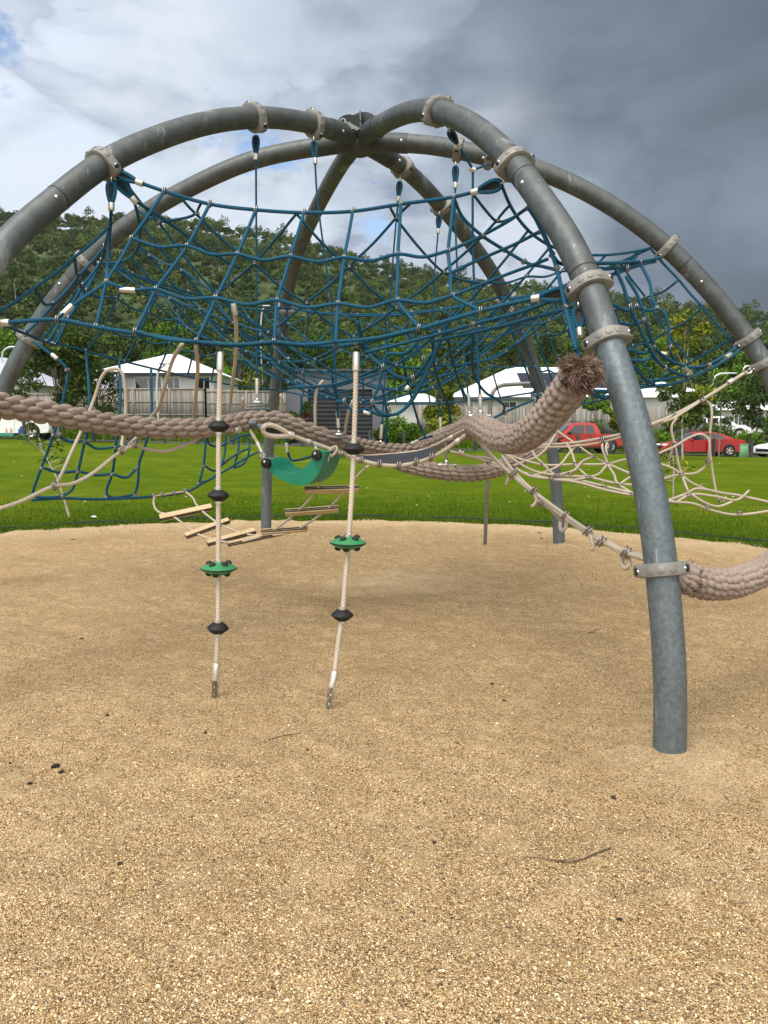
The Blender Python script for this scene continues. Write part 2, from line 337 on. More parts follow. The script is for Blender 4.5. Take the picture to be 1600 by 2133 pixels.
    def build(s, name, mats, parent=None, smooth=40, mat_local=None):
        V = np.concatenate(s.V); F = np.concatenate(s.F); U = np.concatenate(s.U); MI = np.concatenate(s.MI)
        me = bpy.data.meshes.new(name); me.vertices.add(len(V)); me.vertices.foreach_set('co', V.ravel().astype(np.float32))
        tri = F[:, 2] == F[:, 3]; keep = np.ones((len(F), 4), bool); keep[tri, 3] = False; keep = keep.ravel(); tot = np.where(tri, 3, 4).astype(np.int32); fl = F.ravel()[keep]; U = U[keep]
        me.loops.add(len(fl)); me.loops.foreach_set('vertex_index', fl.astype(np.int32))
        me.polygons.add(len(F)); me.polygons.foreach_set('loop_start', np.concatenate([[0], np.cumsum(tot)[:-1]]).astype(np.int32)); me.polygons.foreach_set('loop_total', tot)
        uv = me.uv_layers.new(name='UVMap'); uv.data.foreach_set('uv', U.ravel().astype(np.float32))
        if isinstance(mats, str): mats = [mats]
        for m in mats: me.materials.append(MAT[m])
        me.polygons.foreach_set('material_index', MI.astype(np.int32))
        me.update(calc_edges=True)
        if smooth:
            me.polygons.foreach_set('use_smooth', np.ones(len(F), bool))
            if smooth < 180: me.set_sharp_from_angle(angle=R_(smooth))
        o = bpy.data.objects.new(name, me); COL.objects.link(o)
        if parent is not None: put_under(o, parent)
        return o
def xf(V, M):
    M = np.array(M); return V@M[:3, :3].T+M[:3, 3]
def put_under(o, parent):
    o.parent = parent
    o.matrix_parent_inverse = world_of(parent).inverted()
def world_of(o):
    m = Matrix.LocRotScale(o.location, o.rotation_euler, o.scale)
    if o.parent is not None: m = world_of(o.parent) @ o.matrix_parent_inverse @ m
    return m
def tag(o, label=None, cat=None, group=None, kind=None):
    if label: o['label'] = label
    if cat: o['category'] = cat
    if group: o['group'] = group
    if kind: o['kind'] = kind
    return o
def thing(name, loc, label, cat, group=None):
    o = bpy.data.objects.new(name, None); COL.objects.link(o); o.location = tuple(loc); o.empty_display_size = .1
    return tag(o, label, cat, group)
def smooth_path(P, step=.04):
    P = np.asarray(P, float)
    if len(P) == 2:
        n = max(2, int(np.linalg.norm(P[1]-P[0])/step)+1); return P[0]+(P[1]-P[0])*np.linspace(0, 1, n)[:, None]
    E = np.concatenate([[2*P[0]-P[1]], P, [2*P[-1]-P[-2]]]); out = []
    for i in range(1, len(E)-2):
        p0, p1, p2, p3 = E[i-1:i+3]; d = np.linalg.norm(p2-p1); n = max(2, int(d/step)+1)
        # centripetal-ish tangents
        d0 = max(np.linalg.norm(p1-p0), 1e-4); d2 = max(np.linalg.norm(p3-p2), 1e-4); d1 = max(d, 1e-4)
        m1 = ((p1-p0)/d0*d1+(p2-p1)*1.0)*.5 if d0 < d1*3 else (p2-p1)*.7; m2 = ((p3-p2)/d2*d1+(p2-p1))*.5
        t = np.linspace(0, 1, n, endpoint=False)[:, None]
        out.append((2*t**3-3*t**2+1)*p1+(t**3-2*t**2+t)*m1+(-2*t**3+3*t**2)*p2+(t**3-t**2)*m2)
    out.append(P[-1:]); return np.concatenate(out)
def frame_from(z, x=None):
    z = np.array(z, float); z /= np.linalg.norm(z)
    if x is None: x = np.array([1., 0, 0]) if abs(z[0]) < .9 else np.array([0, 1., 0])
    x = np.array(x, float); x = x-z*np.dot(x, z); x /= np.linalg.norm(x); y = np.cross(z, x)
    return x, y, z
def mat_from(p, z, x=None):
    x, y, z = frame_from(z, x); M = np.eye(4); M[:3, 0] = x; M[:3, 1] = y; M[:3, 2] = z; M[:3, 3] = p; return M
# ------------------------------------------------------------------ terrain
def sst(a, b, v): t = np.clip((v-a)/(b-a), 0, 1); return t*t*(3-2*t)
GC = np.array([-1.0, 5.4]); GR = 7.15
def H(x, y):
    x = np.asarray(x, float); y = np.asarray(y, float); xc = np.clip(x, -32, 32)
    z = sst(13, 48, y)*(.30-.024*xc)
    return z + sst(50.5, 57, y)*1.2
def Hf(x, y): return float(H(x, y))
def grid_obj(name, xs, ys, zf, mat, kind='structure'):
    X, Y = np.meshgrid(xs, ys); Z = zf(X, Y); V = np.stack([X, Y, Z], -1).reshape(-1, 3); nx = len(xs); ny = len(ys)
    i, j = np.meshgrid(np.arange(ny-1), np.arange(nx-1), indexing='ij'); i = i.ravel(); j = j.ravel()
    F = np.stack([i*nx+j, i*nx+j+1, (i+1)*nx+j+1, (i+1)*nx+j], 1)
    q = Q(); q.add(V, F); return tag(q.build(name, mat, smooth=180), kind=kind)
def vnoise(x, y, f, seed=0):
    x = x*f; y = y*f; return (np.sin(x*1.3+1.7*np.sin(y*.9+seed))+np.sin(y*1.7+1.3*np.sin(x*1.1+seed*2.1))+.6*np.sin(x*2.9+y*2.3+seed*3))/2.6
_dr = np.random.default_rng(3); DENT = np.stack([_dr.uniform(-6, 5, 260), _dr.uniform(1.6, 11.5, 260), _dr.uniform(.06, .17, 260), _dr.uniform(-.016, .012, 260)], 1)
def gravel_z(X, Y):
    dz = 0.
    for x_, y_, r_, h_ in DENT: dz = dz+h_*np.exp(-((X-x_)**2+(Y-y_)**2)/(r_*r_))
    return dz+.013*vnoise(X, Y, 2.3, 1)+.013*vnoise(X+.3*np.sin(Y*2.1), Y+.2*np.sin(X*3.3), 6.1, 2)+.006*vnoise(X+.1*np.sin(Y*9), Y, 15, 3)
def build_ground():
    xs = np.concatenate([np.linspace(-900, -60, 12), np.linspace(-55, 55, 111), np.linspace(60, 900, 12)])
    ys = np.concatenate([np.linspace(-300, -25, 6), np.linspace(-20, 120, 281), np.linspace(130, 900, 10)])
    def z(X, Y):
        d = np.hypot(X-GC[0], Y-GC[1]); return H(X, Y) - .10*(1-sst(GR-.7, GR-.1, d)) + .012*sst(GR-.3, GR+.3, d)
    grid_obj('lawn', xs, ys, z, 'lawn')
    # gravel pit: polar sheet, ragged rim
    na, nr = 700, 420; a = np.linspace(0, 2*math.pi, na, endpoint=False); rr = np.linspace(0.001, 1, nr)**.9
    rim = GR+.05+.05*np.sin(a*9+1)+.04*np.sin(a*23)+.03*np.sin(a*57+2)
    X = GC[0]+rr[:, None]*rim*np.cos(a); Y = GC[1]+rr[:, None]*rim*np.sin(a)
    Z = gravel_z(X, Y)+.012; Z = Z+.0; Z[-1] -= .05
    for bx, by, br, bh in ((1.33, 3.4, .35, .03), (2.25, 9.7, .3, .02), (-1.77, 11.3, .3, .02)): Z += bh*np.exp(-((X-bx)**2+(Y-by)**2)/br**2)
    V = np.stack([X, Y, Z], -1).reshape(-1, 3); i, j = np.meshgrid(np.arange(nr-1), np.arange(na), indexing='ij'); i = i.ravel(); j = j.ravel()
    F = np.stack([i*na+j, (i+1)*na+j, (i+1)*na+(j+1)%na, i*na+(j+1)%na], 1)
    q = Q(); q.add(V, F); tag(q.build('gravel_bed', 'gravel', smooth=180), kind='structure')
    # edging strip
    a = np.linspace(0, 2*math.pi, 240, endpoint=True); re = GR+.38
    P = np.stack([GC[0]+re*np.cos(a), GC[1]+re*np.sin(a), .045+.008*np.sin(a*31)], 1)
    q = Q(); V = []; 
    for off, dz in ((-.012, -.08), (-.012, .0), (.012, .0), (.012, -.08)):
        rr2 = re+off; V.append(np.stack([GC[0]+rr2*np.cos(a), GC[1]+rr2*np.sin(a), P[:, 2]+dz], 1))
    V = np.stack(V, 1).reshape(-1, 3); m = len(a)
    F = [[i*4+k, i*4+k+1, (i+1)*4+k+1, (i+1)*4+k] for i in range(m-1) for k in range(3)]
    q.add(V, F); tag(q.build('garden_edging', 'edging'), 'thin black edging strip curving between the gravel and the lawn', 'edging')
    # road
    xs = np.linspace(-80, 80, 81); ys = np.array([46.6, 48, 50.2]); grid_obj('road', xs, ys, lambda X, Y: H(X, Y)+.02, 'asphalt')
def scatter_pebbles():
    n = 26000
    px = rng.uniform(-60, 1660, n); py = 1150+1000*rng.uniform(0, 1, n)**.8
    y = (1066.5-py)/FPX; x = (px-800)/FPX; rz = -SP+y*CP; t = -CAMZ/rz; X = x*t; Yw = (CP+y*SP)*t
    s = rng.uniform(.0013, .0032, n)*np.where(rng.random(n) < .03, 2.0, 1)
    base = np.array([[1,0,0],[0,1,0],[-1,0,0],[0,-1,0],[.3,0,.8],[0,.35,.8],[-.35,0,.7],[0,-.3,.8]])
    J = base[None]*(.8+.4*rng.random((n, 8, 1)))*s[:, None, None]; J[:, :, 0] *= rng.uniform(.7, 1.5, (n, 1))
    a = rng.uniform(0, 6.28, n); c, sn = np.cos(a)[:, None], np.sin(a)[:, None]
    Vx = J[:, :, 0]*c-J[:, :, 1]*sn; Vy = J[:, :, 0]*sn+J[:, :, 1]*c
    V = np.stack([Vx+X[:, None], Vy+Yw[:, None], J[:, :, 2]+(gravel_z(X, Yw)+.012)[:, None]], -1).reshape(-1, 3)
    f = np.array([[0,1,5,4],[1,2,6,5],[2,3,7,6],[3,0,4,7],[4,5,6,7]]); F = (f[None]+(np.arange(n)*8)[:, None, None]).reshape(-1, 4)
    u = np.repeat(rng.random(n), 20); U = np.stack([u, u], 1)
    q = Q(); q.add(V, F, U); tag(q.build('gravel_stones', 'pebble', smooth=0), 'loose tan and dark grit lying on the gravel bed', 'gravel', kind='stuff')
def blades(name, label, pts, hmin, hmax, mat='grass_blade', w=.006, lean=.4):
    n = len(pts); h = rng.uniform(hmin, hmax, n); a = rng.uniform(0, 6.28, n); l = rng.uniform(0, lean, n)*h; b = rng.uniform(0, 6.28, n)
    dx, dy = np.cos(a)*w, np.sin(a)*w
    P = pts; t = np.stack([np.cos(b)*l, np.sin(b)*l, h], 1); m = t*.55; m[:, 0] *= .6; m[:, 1] *= .6
    z0 = np.zeros(n); D = np.stack([dx, dy, z0], 1)
    V = np.stack([P-D, P+D, P+m+D*.7, P+m-D*.7, P+t+D*.1, P+t-D*.1], 1).reshape(-1, 3)
    f = np.array([[0,1,2,3],[3,2,4,5]]); F = (f[None]+(np.arange(n)*6)[:, None, None]).reshape(-1, 4)
    u = np.repeat(rng.random(n), 8); q = Q(); q.add(V, F, np.stack([u, u], 1)); return tag(q.build(name, mat, smooth=180), label, 'grass', kind='stuff')
def build_grass():
    n = 90000; a = rng.uniform(R_(-5), R_(185), n); r = GR-.05+rng.uniform(0, 1, n)**1.7*5.5
    k = rng.random(n) < .25; r[k] = GR+rng.normal(.08, .10, k.sum())
    X = GC[0]+r*np.cos(a); Y = GC[1]+r*np.sin(a)
    pts = np.stack([X, Y, H(X, Y)+.005], 1); blades('grass', 'short green turf blades thick along the rim of the gravel', pts, .02, .065, w=.005)
    n = 26000; X = rng.uniform(-34, 36, n); Y = rng.uniform(50.3, 56.5, n); pts = np.stack([X, Y, H(X, Y)], 1)
    blades('tall_grass', 'rough tall weeds on the bank below the timber fences', pts, .15, .6, w=.03, lean=.7)
build_ground(); scatter_pebbles(); build_grass()
# ------------------------------------------------------------------ foliage helpers
def leaf_quads(C, size, aspect=.55, up=.3):
    n = len(C); d = rng.normal(size=(n, 3)); d[:, 2] += up*0; d /= np.linalg.norm(d, axis=1)[:, None]
    e = rng.normal(size=(n, 3)); e -= d*np.sum(d*e, 1)[:, None]; e /= np.linalg.norm(e, axis=1)[:, None]
    s = np.broadcast_to(size, (n,))*rng.uniform(.6, 1.3, n); s = s[:, None]
    V = np.stack([C-d*s, C+e*s*aspect, C+d*s, C-e*s*aspect], 1).reshape(-1, 3)
    F = np.arange(n*4).reshape(-1, 4); return V, F
def foliage_q(blobs, per, size, aspect=.55, shade=.5):
    q = Q()
    for (c, r) in blobs:
        c = np.array(c, float); r = np.array(r, float)*np.ones(3); n = per
        d = rng.normal(size=(n, 3)); d /= np.linalg.norm(d, axis=1)[:, None]; rad = rng.uniform(.25, 1.08, n)**.55
        C = c+d*rad[:, None]*r; V, F = leaf_quads(C, size, aspect)
        b = rng.uniform(.15, .75); u = np.clip(b+rng.normal(0, .16, n), .01, .99); U = np.repeat(np.stack([u, u], 1), 4, axis=0)
        q.add(V, F, U)
    return q
def tree(name, label, cat, x, y, h, cr, mat, blobs=14, per=240, leaf=.12, trunk=.12, lean=0., group=None, bark='bark', cz=.62, squash=1.0, aspect=.5, z0=None, blobr=.42):
    z0 = Hf(x, y) if z0 is None else z0
    t = thing(name, (x, y, z0), label, cat, group)
    top = np.array([x+lean*h, y, z0+h*cz*1.15]); q = Q()
    tp = smooth_path([(x, y, z0-.1), (x+lean*h*.4+.03*h*random.uniform(-1, 1), y, z0+h*.3), tuple(top)], h/14)
    q.tube(tp, np.linspace(trunk, trunk*.35, len(tp)), 8)
    B = []
    for i in range(blobs):
        a = random.uniform(0, 6.28); rr = random.uniform(.1, .85)**.7; zz = random.uniform(-1, 1); w = math.sqrt(max(0, 1-zz*zz*.8))
        p = np.array([x+lean*h*.8+cr*rr*w*math.cos(a), y+cr*rr*w*math.sin(a), z0+h*cz+zz*h*(1-cz)*.9*squash])
        B.append((p, cr*blobr*random.uniform(.6, 1.15)*np.array([1, 1, .8])))
        if i % 2 == 0:
            st = tp[int(len(tp)*random.uniform(.45, .95))-1]; bp = smooth_path([st, (st+p)/2+np.array([0, 0, .05*h]), p], h/10); q.tube(bp, np.linspace(trunk*.4, trunk*.12, len(bp)), 5)
    q.build('trunk', bark, t)
    foliage_q(B, per, leaf, aspect).build('crown', mat, t, smooth=0); return t
# ------------------------------------------------------------------ hills and forest
RIDGE = [(-400, 500), (0, 437), (130, 447), (300, 442), (400, 448), (480, 462), (640, 495), (780, 538), (900, 560), (1050, 580), (1180, 590), (1290, 606), (1420, 630), (1600, 648), (2000, 690)]
_ra = []; _rs = []
for px, py in RIDGE:
    r = ray(px, py+30); _ra.append(r[0]/r[1]); _rs.append(r[2]/r[1])
HD0, HD1 = 96., 330.
def hill_z(X, Y):
    X = np.asarray(X, float); Y = np.asarray(Y, float); a = X/np.maximum(Y, 1); s = np.interp(a, _ra, _rs); zr = 1.5+s*HD1
    u = (Y-HD0)/(HD1-HD0); base = H(X, np.minimum(Y, 95)); up = np.clip(u, 0, 1)**1.1
    z = base+(zr-base)*up + (3.2*vnoise(X, Y, .035, 4)+1.6*vnoise(X, Y, .09, 5))*np.clip(u*3, 0, 1)*(1-np.clip(u, 0, 1)**6)
    z = np.where(u > 1, zr-(u-1)*60, z); return z
def build_hills():
    av = np.linspace(-.95, .95, 120); dv = np.concatenate([np.linspace(HD0, HD1, 60), [345, 380, 450]])
    D, A = np.meshgrid(dv, av, indexing='ij'); X = A*D; Z = hill_z(X, D)-.3; V = np.stack([X, D, Z], -1).reshape(-1, 3); nx = len(av)
    i, j = np.meshgrid(np.arange(len(dv)-1), np.arange(nx-1), indexing='ij'); i = i.ravel(); j = j.ravel()
    q = Q(); q.add(V, np.stack([i*nx+j, i*nx+j+1, (i+1)*nx+j+1, (i+1)*nx+j], 1)); tag(q.build('hills', 'hill_soil', smooth=180), kind='structure')
    # forest as one mass
    n = 6500; D = HD0+6+(HD1+2-HD0-6)*rng.uniform(0, 1, n)**.85; A = rng.uniform(-.68, .68, n); X = A*D
    k = 330; A2 = np.linspace(-.68, .68, k)+rng.normal(0, .002, k); D = np.concatenate([D, rng.uniform(HD1-6, HD1+2, k)]); X = np.concatenate([X, A2*D[-k:]]); n += k
    Z = hill_z(X, D); R = rng.uniform(1.3, 2.9, n)*(.75+.25*(D/HD1)); R[-k:] = rng.uniform(1.5, 3.0, k)
    Hh = R*rng.uniform(1.0, 1.9, n); em = rng.random(n) < .06; Hh[em] *= 1.7; q = Q()
    per = 150
    tone = np.clip(rng.normal(.42, .17, n)+.15*vnoise(X, D, .03, 9), .05, .95)
    far = D/HD1
    d = rng.normal(size=(n, per, 3)); d[:, :, 2] = np.abs(d[:, :, 2])*1.0-.25; d /= np.linalg.norm(d, axis=2)[:, :, None]
    # lumpy crowns: leaves gather round a few sub-clumps
    sub = rng.normal(size=(n, 7, 3)); sub[:, :, 2] = np.abs(sub[:, :, 2]); sub /= np.linalg.norm(sub, axis=2)[:, :, None]; sub *= .62
    idx = rng.integers(0, 7, (n, per)); C0 = np.take_along_axis(sub, idx[:, :, None].repeat(3, 2), axis=1)
    P = C0 + d*.42*rng.uniform(.5, 1.1, (n, per, 1))
    C = np.stack([P[:, :, 0]*R[:, None], P[:, :, 1]*R[:, None], P[:, :, 2]*Hh[:, None]*.62+Hh[:, None]*.75], -1)
    C += np.stack([X, D, Z], -1)[:, None, :]
    u = np.clip(tone[:, None]+rng.normal(0, .06, (n, 7))[np.arange(n)[:, None], idx]+rng.normal(0, .07, (n, per)), .01, .99)
    V, F = leaf_quads(C.reshape(-1, 3), .32, .75); U = np.repeat(np.stack([u.ravel()]*2, 1), 4, axis=0); q.add(V, F, U)
    q.build('forest', 'leaf_forest', smooth=0); o = bpy.data.objects['forest']; tag(o, 'dense green rainforest covering the hillside behind the houses', 'forest', kind='stuff')
    # pale trunks between the crowns
    q = Q(); m = 900; ii = rng.integers(0, n, m)
    for k2 in ii:
        x, y, z = X[k2], D[k2], Z[k2]; l = rng.normal(0, .4); q.tube([(x, y, z-1), (x+l, y-.5, z+Hh[k2]*1.15)], [.13, .05], 4, caps=False)
    tag(q.build('forest_trunks', 'bark_pale', smooth=180), 'thin pale trunks showing between the crowns of the hillside forest', 'forest', kind='stuff')
build_hills()
# ================================================================== CLIMBING FRAME
PR = .074
LEG = dict(
 A=[(742,284),(700,272),(655,259),(600,248),(530,244),(430,256),(330,287),(215,340),(110,422),(0,520)],
 B=[(752,286),(790,262),(830,241),(875,229),(912,231),(960,248),(1010,280),(1072,342),(1130,420),(1185,503),(1228,595),(1265,710),(1300,810),(1332,920),(1358,1040),(1378,1185),(1391,1320),(1397,1450),(1396,1545)],
 C=[(738,293),(690,302),(620,312),(520,335),(400,388),(300,445),(220,505),(150,580),(95,650),(50,725),(12,800)],
 D=[(738,300),(715,335),(680,395),(650,455),(625,515),(607,575),(593,650),(584,720),(575,800),(563,900),(556,1000),(554,1103)],
 E=[(762,300),(800,322),(838,348),(880,385),(920,430),(970,490),(1020,560),(1062,635),(1095,715),(1125,810),(1148,920),(1160,1030),(1166,1137)],
 F=[(762,295),(800,298),(850,298),(900,302),(955,312),(1020,327),(1110,350),(1200,387),(1300,445),(1390,515),(1470,595),(1530,668),(1590,755)])
BASE_R = dict(A=3.78, C=3.75, F=3.85)
LP = {}
for k, pts in LEG.items():
    P = [onplane(k, *p) for p in pts]
    if k in BASE_R:
        d = DIR[k]; b = np.array([*(HUB+d*BASE_R[k]), -.1]); l = P[-1]
        for f in (.35, .7): 
            zz = l[2]*(1-f); sc = np.dot(l[:2]-HUB, d); s = sc+(BASE_R[k]-sc)*(1-(1-f)**2); P.append(np.array([*(HUB+d*s), zz]))
        P.append(b)
    else:
        P[-1][2] = -.12
    P[0] = np.array([*(HUB+DIR[k]*.02), P[0][2]])
    LP[k] = np.array(P)
hz = float(np.mean([LP[k][1][2] for k in LP])); HZ = hz-.0
def legfun(k):
    P = LP[k].copy(); d = DIR[k]; s = (P[:, :2]-HUB)@d
    P = smooth_path(P, .05); return P
LPS = {k: legfun(k) for k in LP}
for k in LPS:   # gentle smoothing of traced curves
    P = LPS[k]
    for _ in range(14): P[1:-1] = P[1:-1]*.5+(P[:-2]+P[2:])*.25
frame = thing('climbing_dome', (HUB[0], HUB[1], 0), 'galvanised steel dome of six arched pipes meeting at a hub', 'climbing frame')
def pipe(k):
    P = LPS[k]; q = Q(); q.tube(P, PR, 28); o = q.build('arch_pipe', 'galvanised', frame); return o
for k in LPS: pipe(k)
def near_leg(k, px, py):
    """point and tangent on a leg nearest to where a pixel meets its plane"""
    p = onplane(k, px, py); P = LPS[k]; i = int(np.argmin(np.linalg.norm(P-p, axis=1))); i = min(max(i, 2), len(P)-3)
    t = P[i+2]-P[i-2]; return P[i], t/np.linalg.norm(t)
def build_hub():
    c = np.array([HUB[0], HUB[1], HZ]); q = Q()
    q.sphere(c, .135, 20, sc=(1, 1, .85))
    for k in LPS:
        P = LPS[k]; L = np.cumsum(np.concatenate([[0], np.linalg.norm(np.diff(P, axis=0), axis=1)])); n = int(np.searchsorted(L, .40))
        q.tube(P[1:n], PR+.005, 24)
    hub = q.build('hub', 'galvanised_dark', frame)
    # upright fins between the sleeves
    for ang, rad in ((1.62, .22), (2.60, .22), (.45, .17), (3.4, .2), (4.3, .17)):
        d = np.array([math.cos(ang), math.sin(ang), 0]); q = Q(); V = []
        nrm = np.cross(d, [0, 0, 1.]); 
        a = np.linspace(0, math.pi, 17)
        for off in (-.006, .006):
            for t in a: V.append(c+d*(.0+rad*math.cos(t))+np.array([0, 0, rad*math.sin(t)+.02])+nrm*off)
        n = 17; F = [[i, i+1, n+i+1, n+i] for i in range(n-1)]
        for base in (0, n):
            for i in range(8): F.append([base+i, base+i+1, base+n-2-i, base+n-1-i])
        q.add(V, F); f = q.build('hub_fin', 'galvanised_dark', frame)
    # maker's lettering, scribed on the round plate that faces the left front
    pc = at(728, 258, c[1]-.20); q = Q(); 
    M = mat_from(pc, ray(731, 262)*-1, (1, 0, 0)); q.lathe([(.001, -.006), (.098, -.006), (.098, .006), (.001, .006)], 32, M, sy=.70)
    pl = q.build('hub_plate', 'galvanised_dark', frame)
    cu = bpy.data.curves.new('logo', 'FONT'); cu.body = 'Quippu\u00b2'; cu.size = .054; cu.extrude = .0015; cu.align_x = 'CENTER'; cu.align_y = 'CENTER'; cu.offset = .0008; cu.shear = .3
    to = bpy.data.objects.new('logo', cu); COL.objects.link(to)
    bpy.context.view_layer.update(); me = bpy.data.meshes.new_from_object(to.evaluated_get(bpy.context.evaluated_depsgraph_get())); bpy.data.objects.remove(to)
    me.name = 'lettering'; me.materials.clear(); me.materials.append(MAT['letter_white']); lo = bpy.data.objects.new('lettering', me); COL.objects.link(lo)
    Mx = Matrix(mat_from(pc+np.array([.004, 0, -.004])-ray(731, 262)/np.linalg.norm(ray(731, 262))*.011, ray(731, 262)*-1, (1, 0, -.46)).tolist())
    me.transform(Mx); put_under(lo, pl)
build_hub()
def rot_about(v, axis, a):
    return np.array(Matrix.Rotation(a, 3, Vector(axis)) @ Vector(v))
def clamp(k, px, py, roll=0., w=.064, attach=True, big=1.0):
    """two-part cast clamp round the pipe; returns the attachment point"""
    p, t = near_leg(k, px, py); view = (O-p)/np.linalg.norm(O-p)
    down = np.array([0, 0, -1.]); f = view-t*np.dot(view, t); f /= np.linalg.norm(f); f = rot_about(f, t, roll)
    M = mat_from(p, t, np.cross(f, t)*1.0)      # local x = sideways on screen, local y = towards camera
    q = Q(); n = 40; ro0 = PR+.024*big
    a = np.linspace(0, 2*math.pi, n, endpoint=False); lug = np.maximum(0, np.cos(a*1.0))**10+np.maximum(0, -np.cos(a))**10
    prof = [(0, -.5), (.55, -.5), (.9, -.42), (1, -.25), (1, .25), (.9, .42), (.55, .5), (0, .5)]
    V = []
    for r, z in prof:
        ro = ro0+.026*lug; R = (PR-.002)+(ro-PR+.002)*r; V.append(np.stack([R*np.cos(a), R*np.sin(a), np.full(n, z*w)], 1))
    V = xf(np.concatenate(V), M); m = len(prof); F = [[i*n+j, i*n+(j+1)%n, (i+1)*n+(j+1)%n, (i+1)*n+j] for i in range(m-1) for j in range(n)]
    q.add(V, F)
    for an in (60, 90, 120, 240, 270, 300):     # round bosses
        d = np.array([math.cos(R_(an)), math.sin(R_(an)), 0]); pc = d*(ro0-.002); MM = M@mat_from(pc, d, (0, 0, 1)); q.lathe([(.017, 0), (.017, .004), (.014, .006), (.001, .006)], 14, MM)
    o = q.build('clamp', 'clamp_alloy', frame)
    sgn = 1.0 if np.dot(M[:3, 1], view) > 0 else -1.0
    for sx in (1, -1):
        q = Q(); q.box((sx*(PR+.024), sgn*.022, 0), (.040, .036, .036), M, 0, .006); q.build('bolt_pocket', 'dark_pocket', o)
        q = Q(); c = xf(np.array([[sx*(PR+.027), sgn*.036, 0]]), M)[0]; q.sphere(c, .0095, 8); q.build('bolt', 'steel', o)
    return p, t
CL = {}
for nm, k, px, py, roll in (('a1','A',215,340,.9), ('a2','A',530,244,.8), ('a3','A',655,262,.7),
     ('b1','B',912,232,-.9), ('b2','B',1072,340,-.7), ('b3','B',1228,588,-.25), ('b4','B',1270,712,-.2), ('b5','B',1378,1185,0.),
     ('c1','C',183,545,.3), ('c2','C',58,705,.3), ('d1','D',593,640,.5), ('d3','D',556,945,0),
     ('e1','E',838,347,1.0), ('e2','E',918,424,.8), ('e3','E',1062,612,.4), ('e4','E',1128,812,0), ('e5','E',1133,835,.2),
     ('f1','F',957,314,1.4), ('f2','F',1020,336,1.4), ('f3','F',1390,515,-.5), ('f4','F',1563,706,-.4), ('f5','F',1592,757,-.4), ('a4','A',-40,672,0)):
    CL[nm] = clamp(k, px, py, roll)
def pipe_bolt(k, px, py):
    p, t = near_leg(k, px, py); v = (O-p); v /= np.linalg.norm(v); v = v-t*np.dot(v, t); v /= np.linalg.norm(v)
    tgt = onplane(k, px, py); side = np.cross(t, v); off = np.dot(tgt-p, side); off = float(np.clip(off, -.05, .05)); n = v*math.sqrt(PR*PR-off*off)+side*off
    q = Q(); q.lathe([(.013, -.003), (.013, .003), (.009, .008), (.001, .010)], 12, mat_from(p+n, n)); q.build('bolt', 'steel', frame)
for k, px, py in (('A',107,419), ('A',697,268), ('C',123,590), ('B',1102,400), ('E',822,327), ('F',843,293), ('F',1458,583), ('F',1010,330)): pipe_bolt(k, px, py)
def seam(k, px, py):
    p, t = near_leg(k, px, py); q = Q(); q.lathe([(PR-.001, -.003), (PR+.0015, -.003), (PR+.0015, .003), (PR-.001, .003)], 28, mat_from(p, t)); q.build('pipe_joint', 'dark_pocket', frame)
for a in (('A',122,405), ('C',150,578), ('F',1430,552), ('B',1095,378), ('B',1215,560)): seam(*a)
# ================================================================== ROPE HARDWARE
def ferrule(parent, p0, p1, r=.019, name='ferrule'):
    p0, p1 = np.array(p0, float), np.array(p1, float); d = p1-p0; L = np.linalg.norm(d); M = mat_from(p0, d)
    q = Q(); q.lathe([(.3*r, 0), (.92*r, 0), (r, .06*L), (r, .94*L), (.92*r, L), (.3*r, L)], 14, M); return q.build(name, 'ferrule_alloy', parent)
def eye(parent, p, toward, rr=.011, L=.12, wd=.022, mat='blue_rope'):
    """spliced eye round a thimble, hooked at p and pulling towards `toward`; returns where the single rope starts"""
    p = np.array(p, float); d = np.array(toward, float)-p; d /= np.linalg.norm(d); v = (O-p); s = np.cross(d, v); s /= np.linalg.norm(s)
    pts = []
    for t in np.linspace(-1, 1, 19):
        a = t*math.pi; x = (1-math.cos(a))/2; y = math.sin(a)*(.35+.65*(1-x))*1.15
        pts.append(p+d*(x*L)+s*y*wd)
    q = Q(); q.tube(np.array(pts), rr*1.12, 8); q.build('eye_splice', mat, parent)
    q = Q(); inner = np.array([p+d*(L*.5)+(np.array(a)-p-d*(L*.5))*.80 for a in pts]); 
    nn = len(inner); q.add(inner, [[k, k+1, nn-2-k, nn-1-k] for k in range(nn//2-1)])
    q.tube(inner, .0085, 6); q.build('thimble', 'rubber', parent)
    ferrule(parent, p+d*(L*.96), p+d*(L*.96+.045), rr*1.75)
    # steel ring to the clamp
    q = Q(); a = np.linspace(0, 2*math.pi, 17); q.tube(np.array([p-d*.012+d*.02*math.cos(t)+np.cross(d, s)*.02*math.sin(t) for t in a]), .004, 6, caps=False); q.build('ring', 'steel', parent)
    return p+d*(L*.96+.03)
_clip = {}
def clip(parent, p, d, r, nmax=100, cnt={}):
    """double wire clip squeezed over a crossing"""
    key = round(r, 4)
    if key not in _clip:
        q = Q(); a = np.linspace(0, 2*math.pi, 11)
        for off in (-1.0, 1.0): q.tube(np.stack([np.cos(a)*r*1.5, np.sin(a)*r*2.0, np.full(11, off*r*.55)+np.sin(a)*r*.35], 1), r*.36, 5, caps=False)
        o = q.build('rope_clip', 'clip_steel', None, smooth=180); _clip[key] = o.data; bpy.data.objects.remove(o)
    o = bpy.data.objects.new('rope_clip', _clip[key]); COL.objects.link(o)
    M = Matrix(mat_from(p, d).tolist()); o.parent = parent; o.matrix_parent_inverse = world_of(parent).inverted(); o.matrix_basis = M; return o
def rope(parent, P, r, mat='blue_rope', name='net_rope', n=8, step=.035):
    q = Q(); q.tube(smooth_path(P, step), r, n, vof=random.random()); return q.build(name, mat, parent, smooth=180)
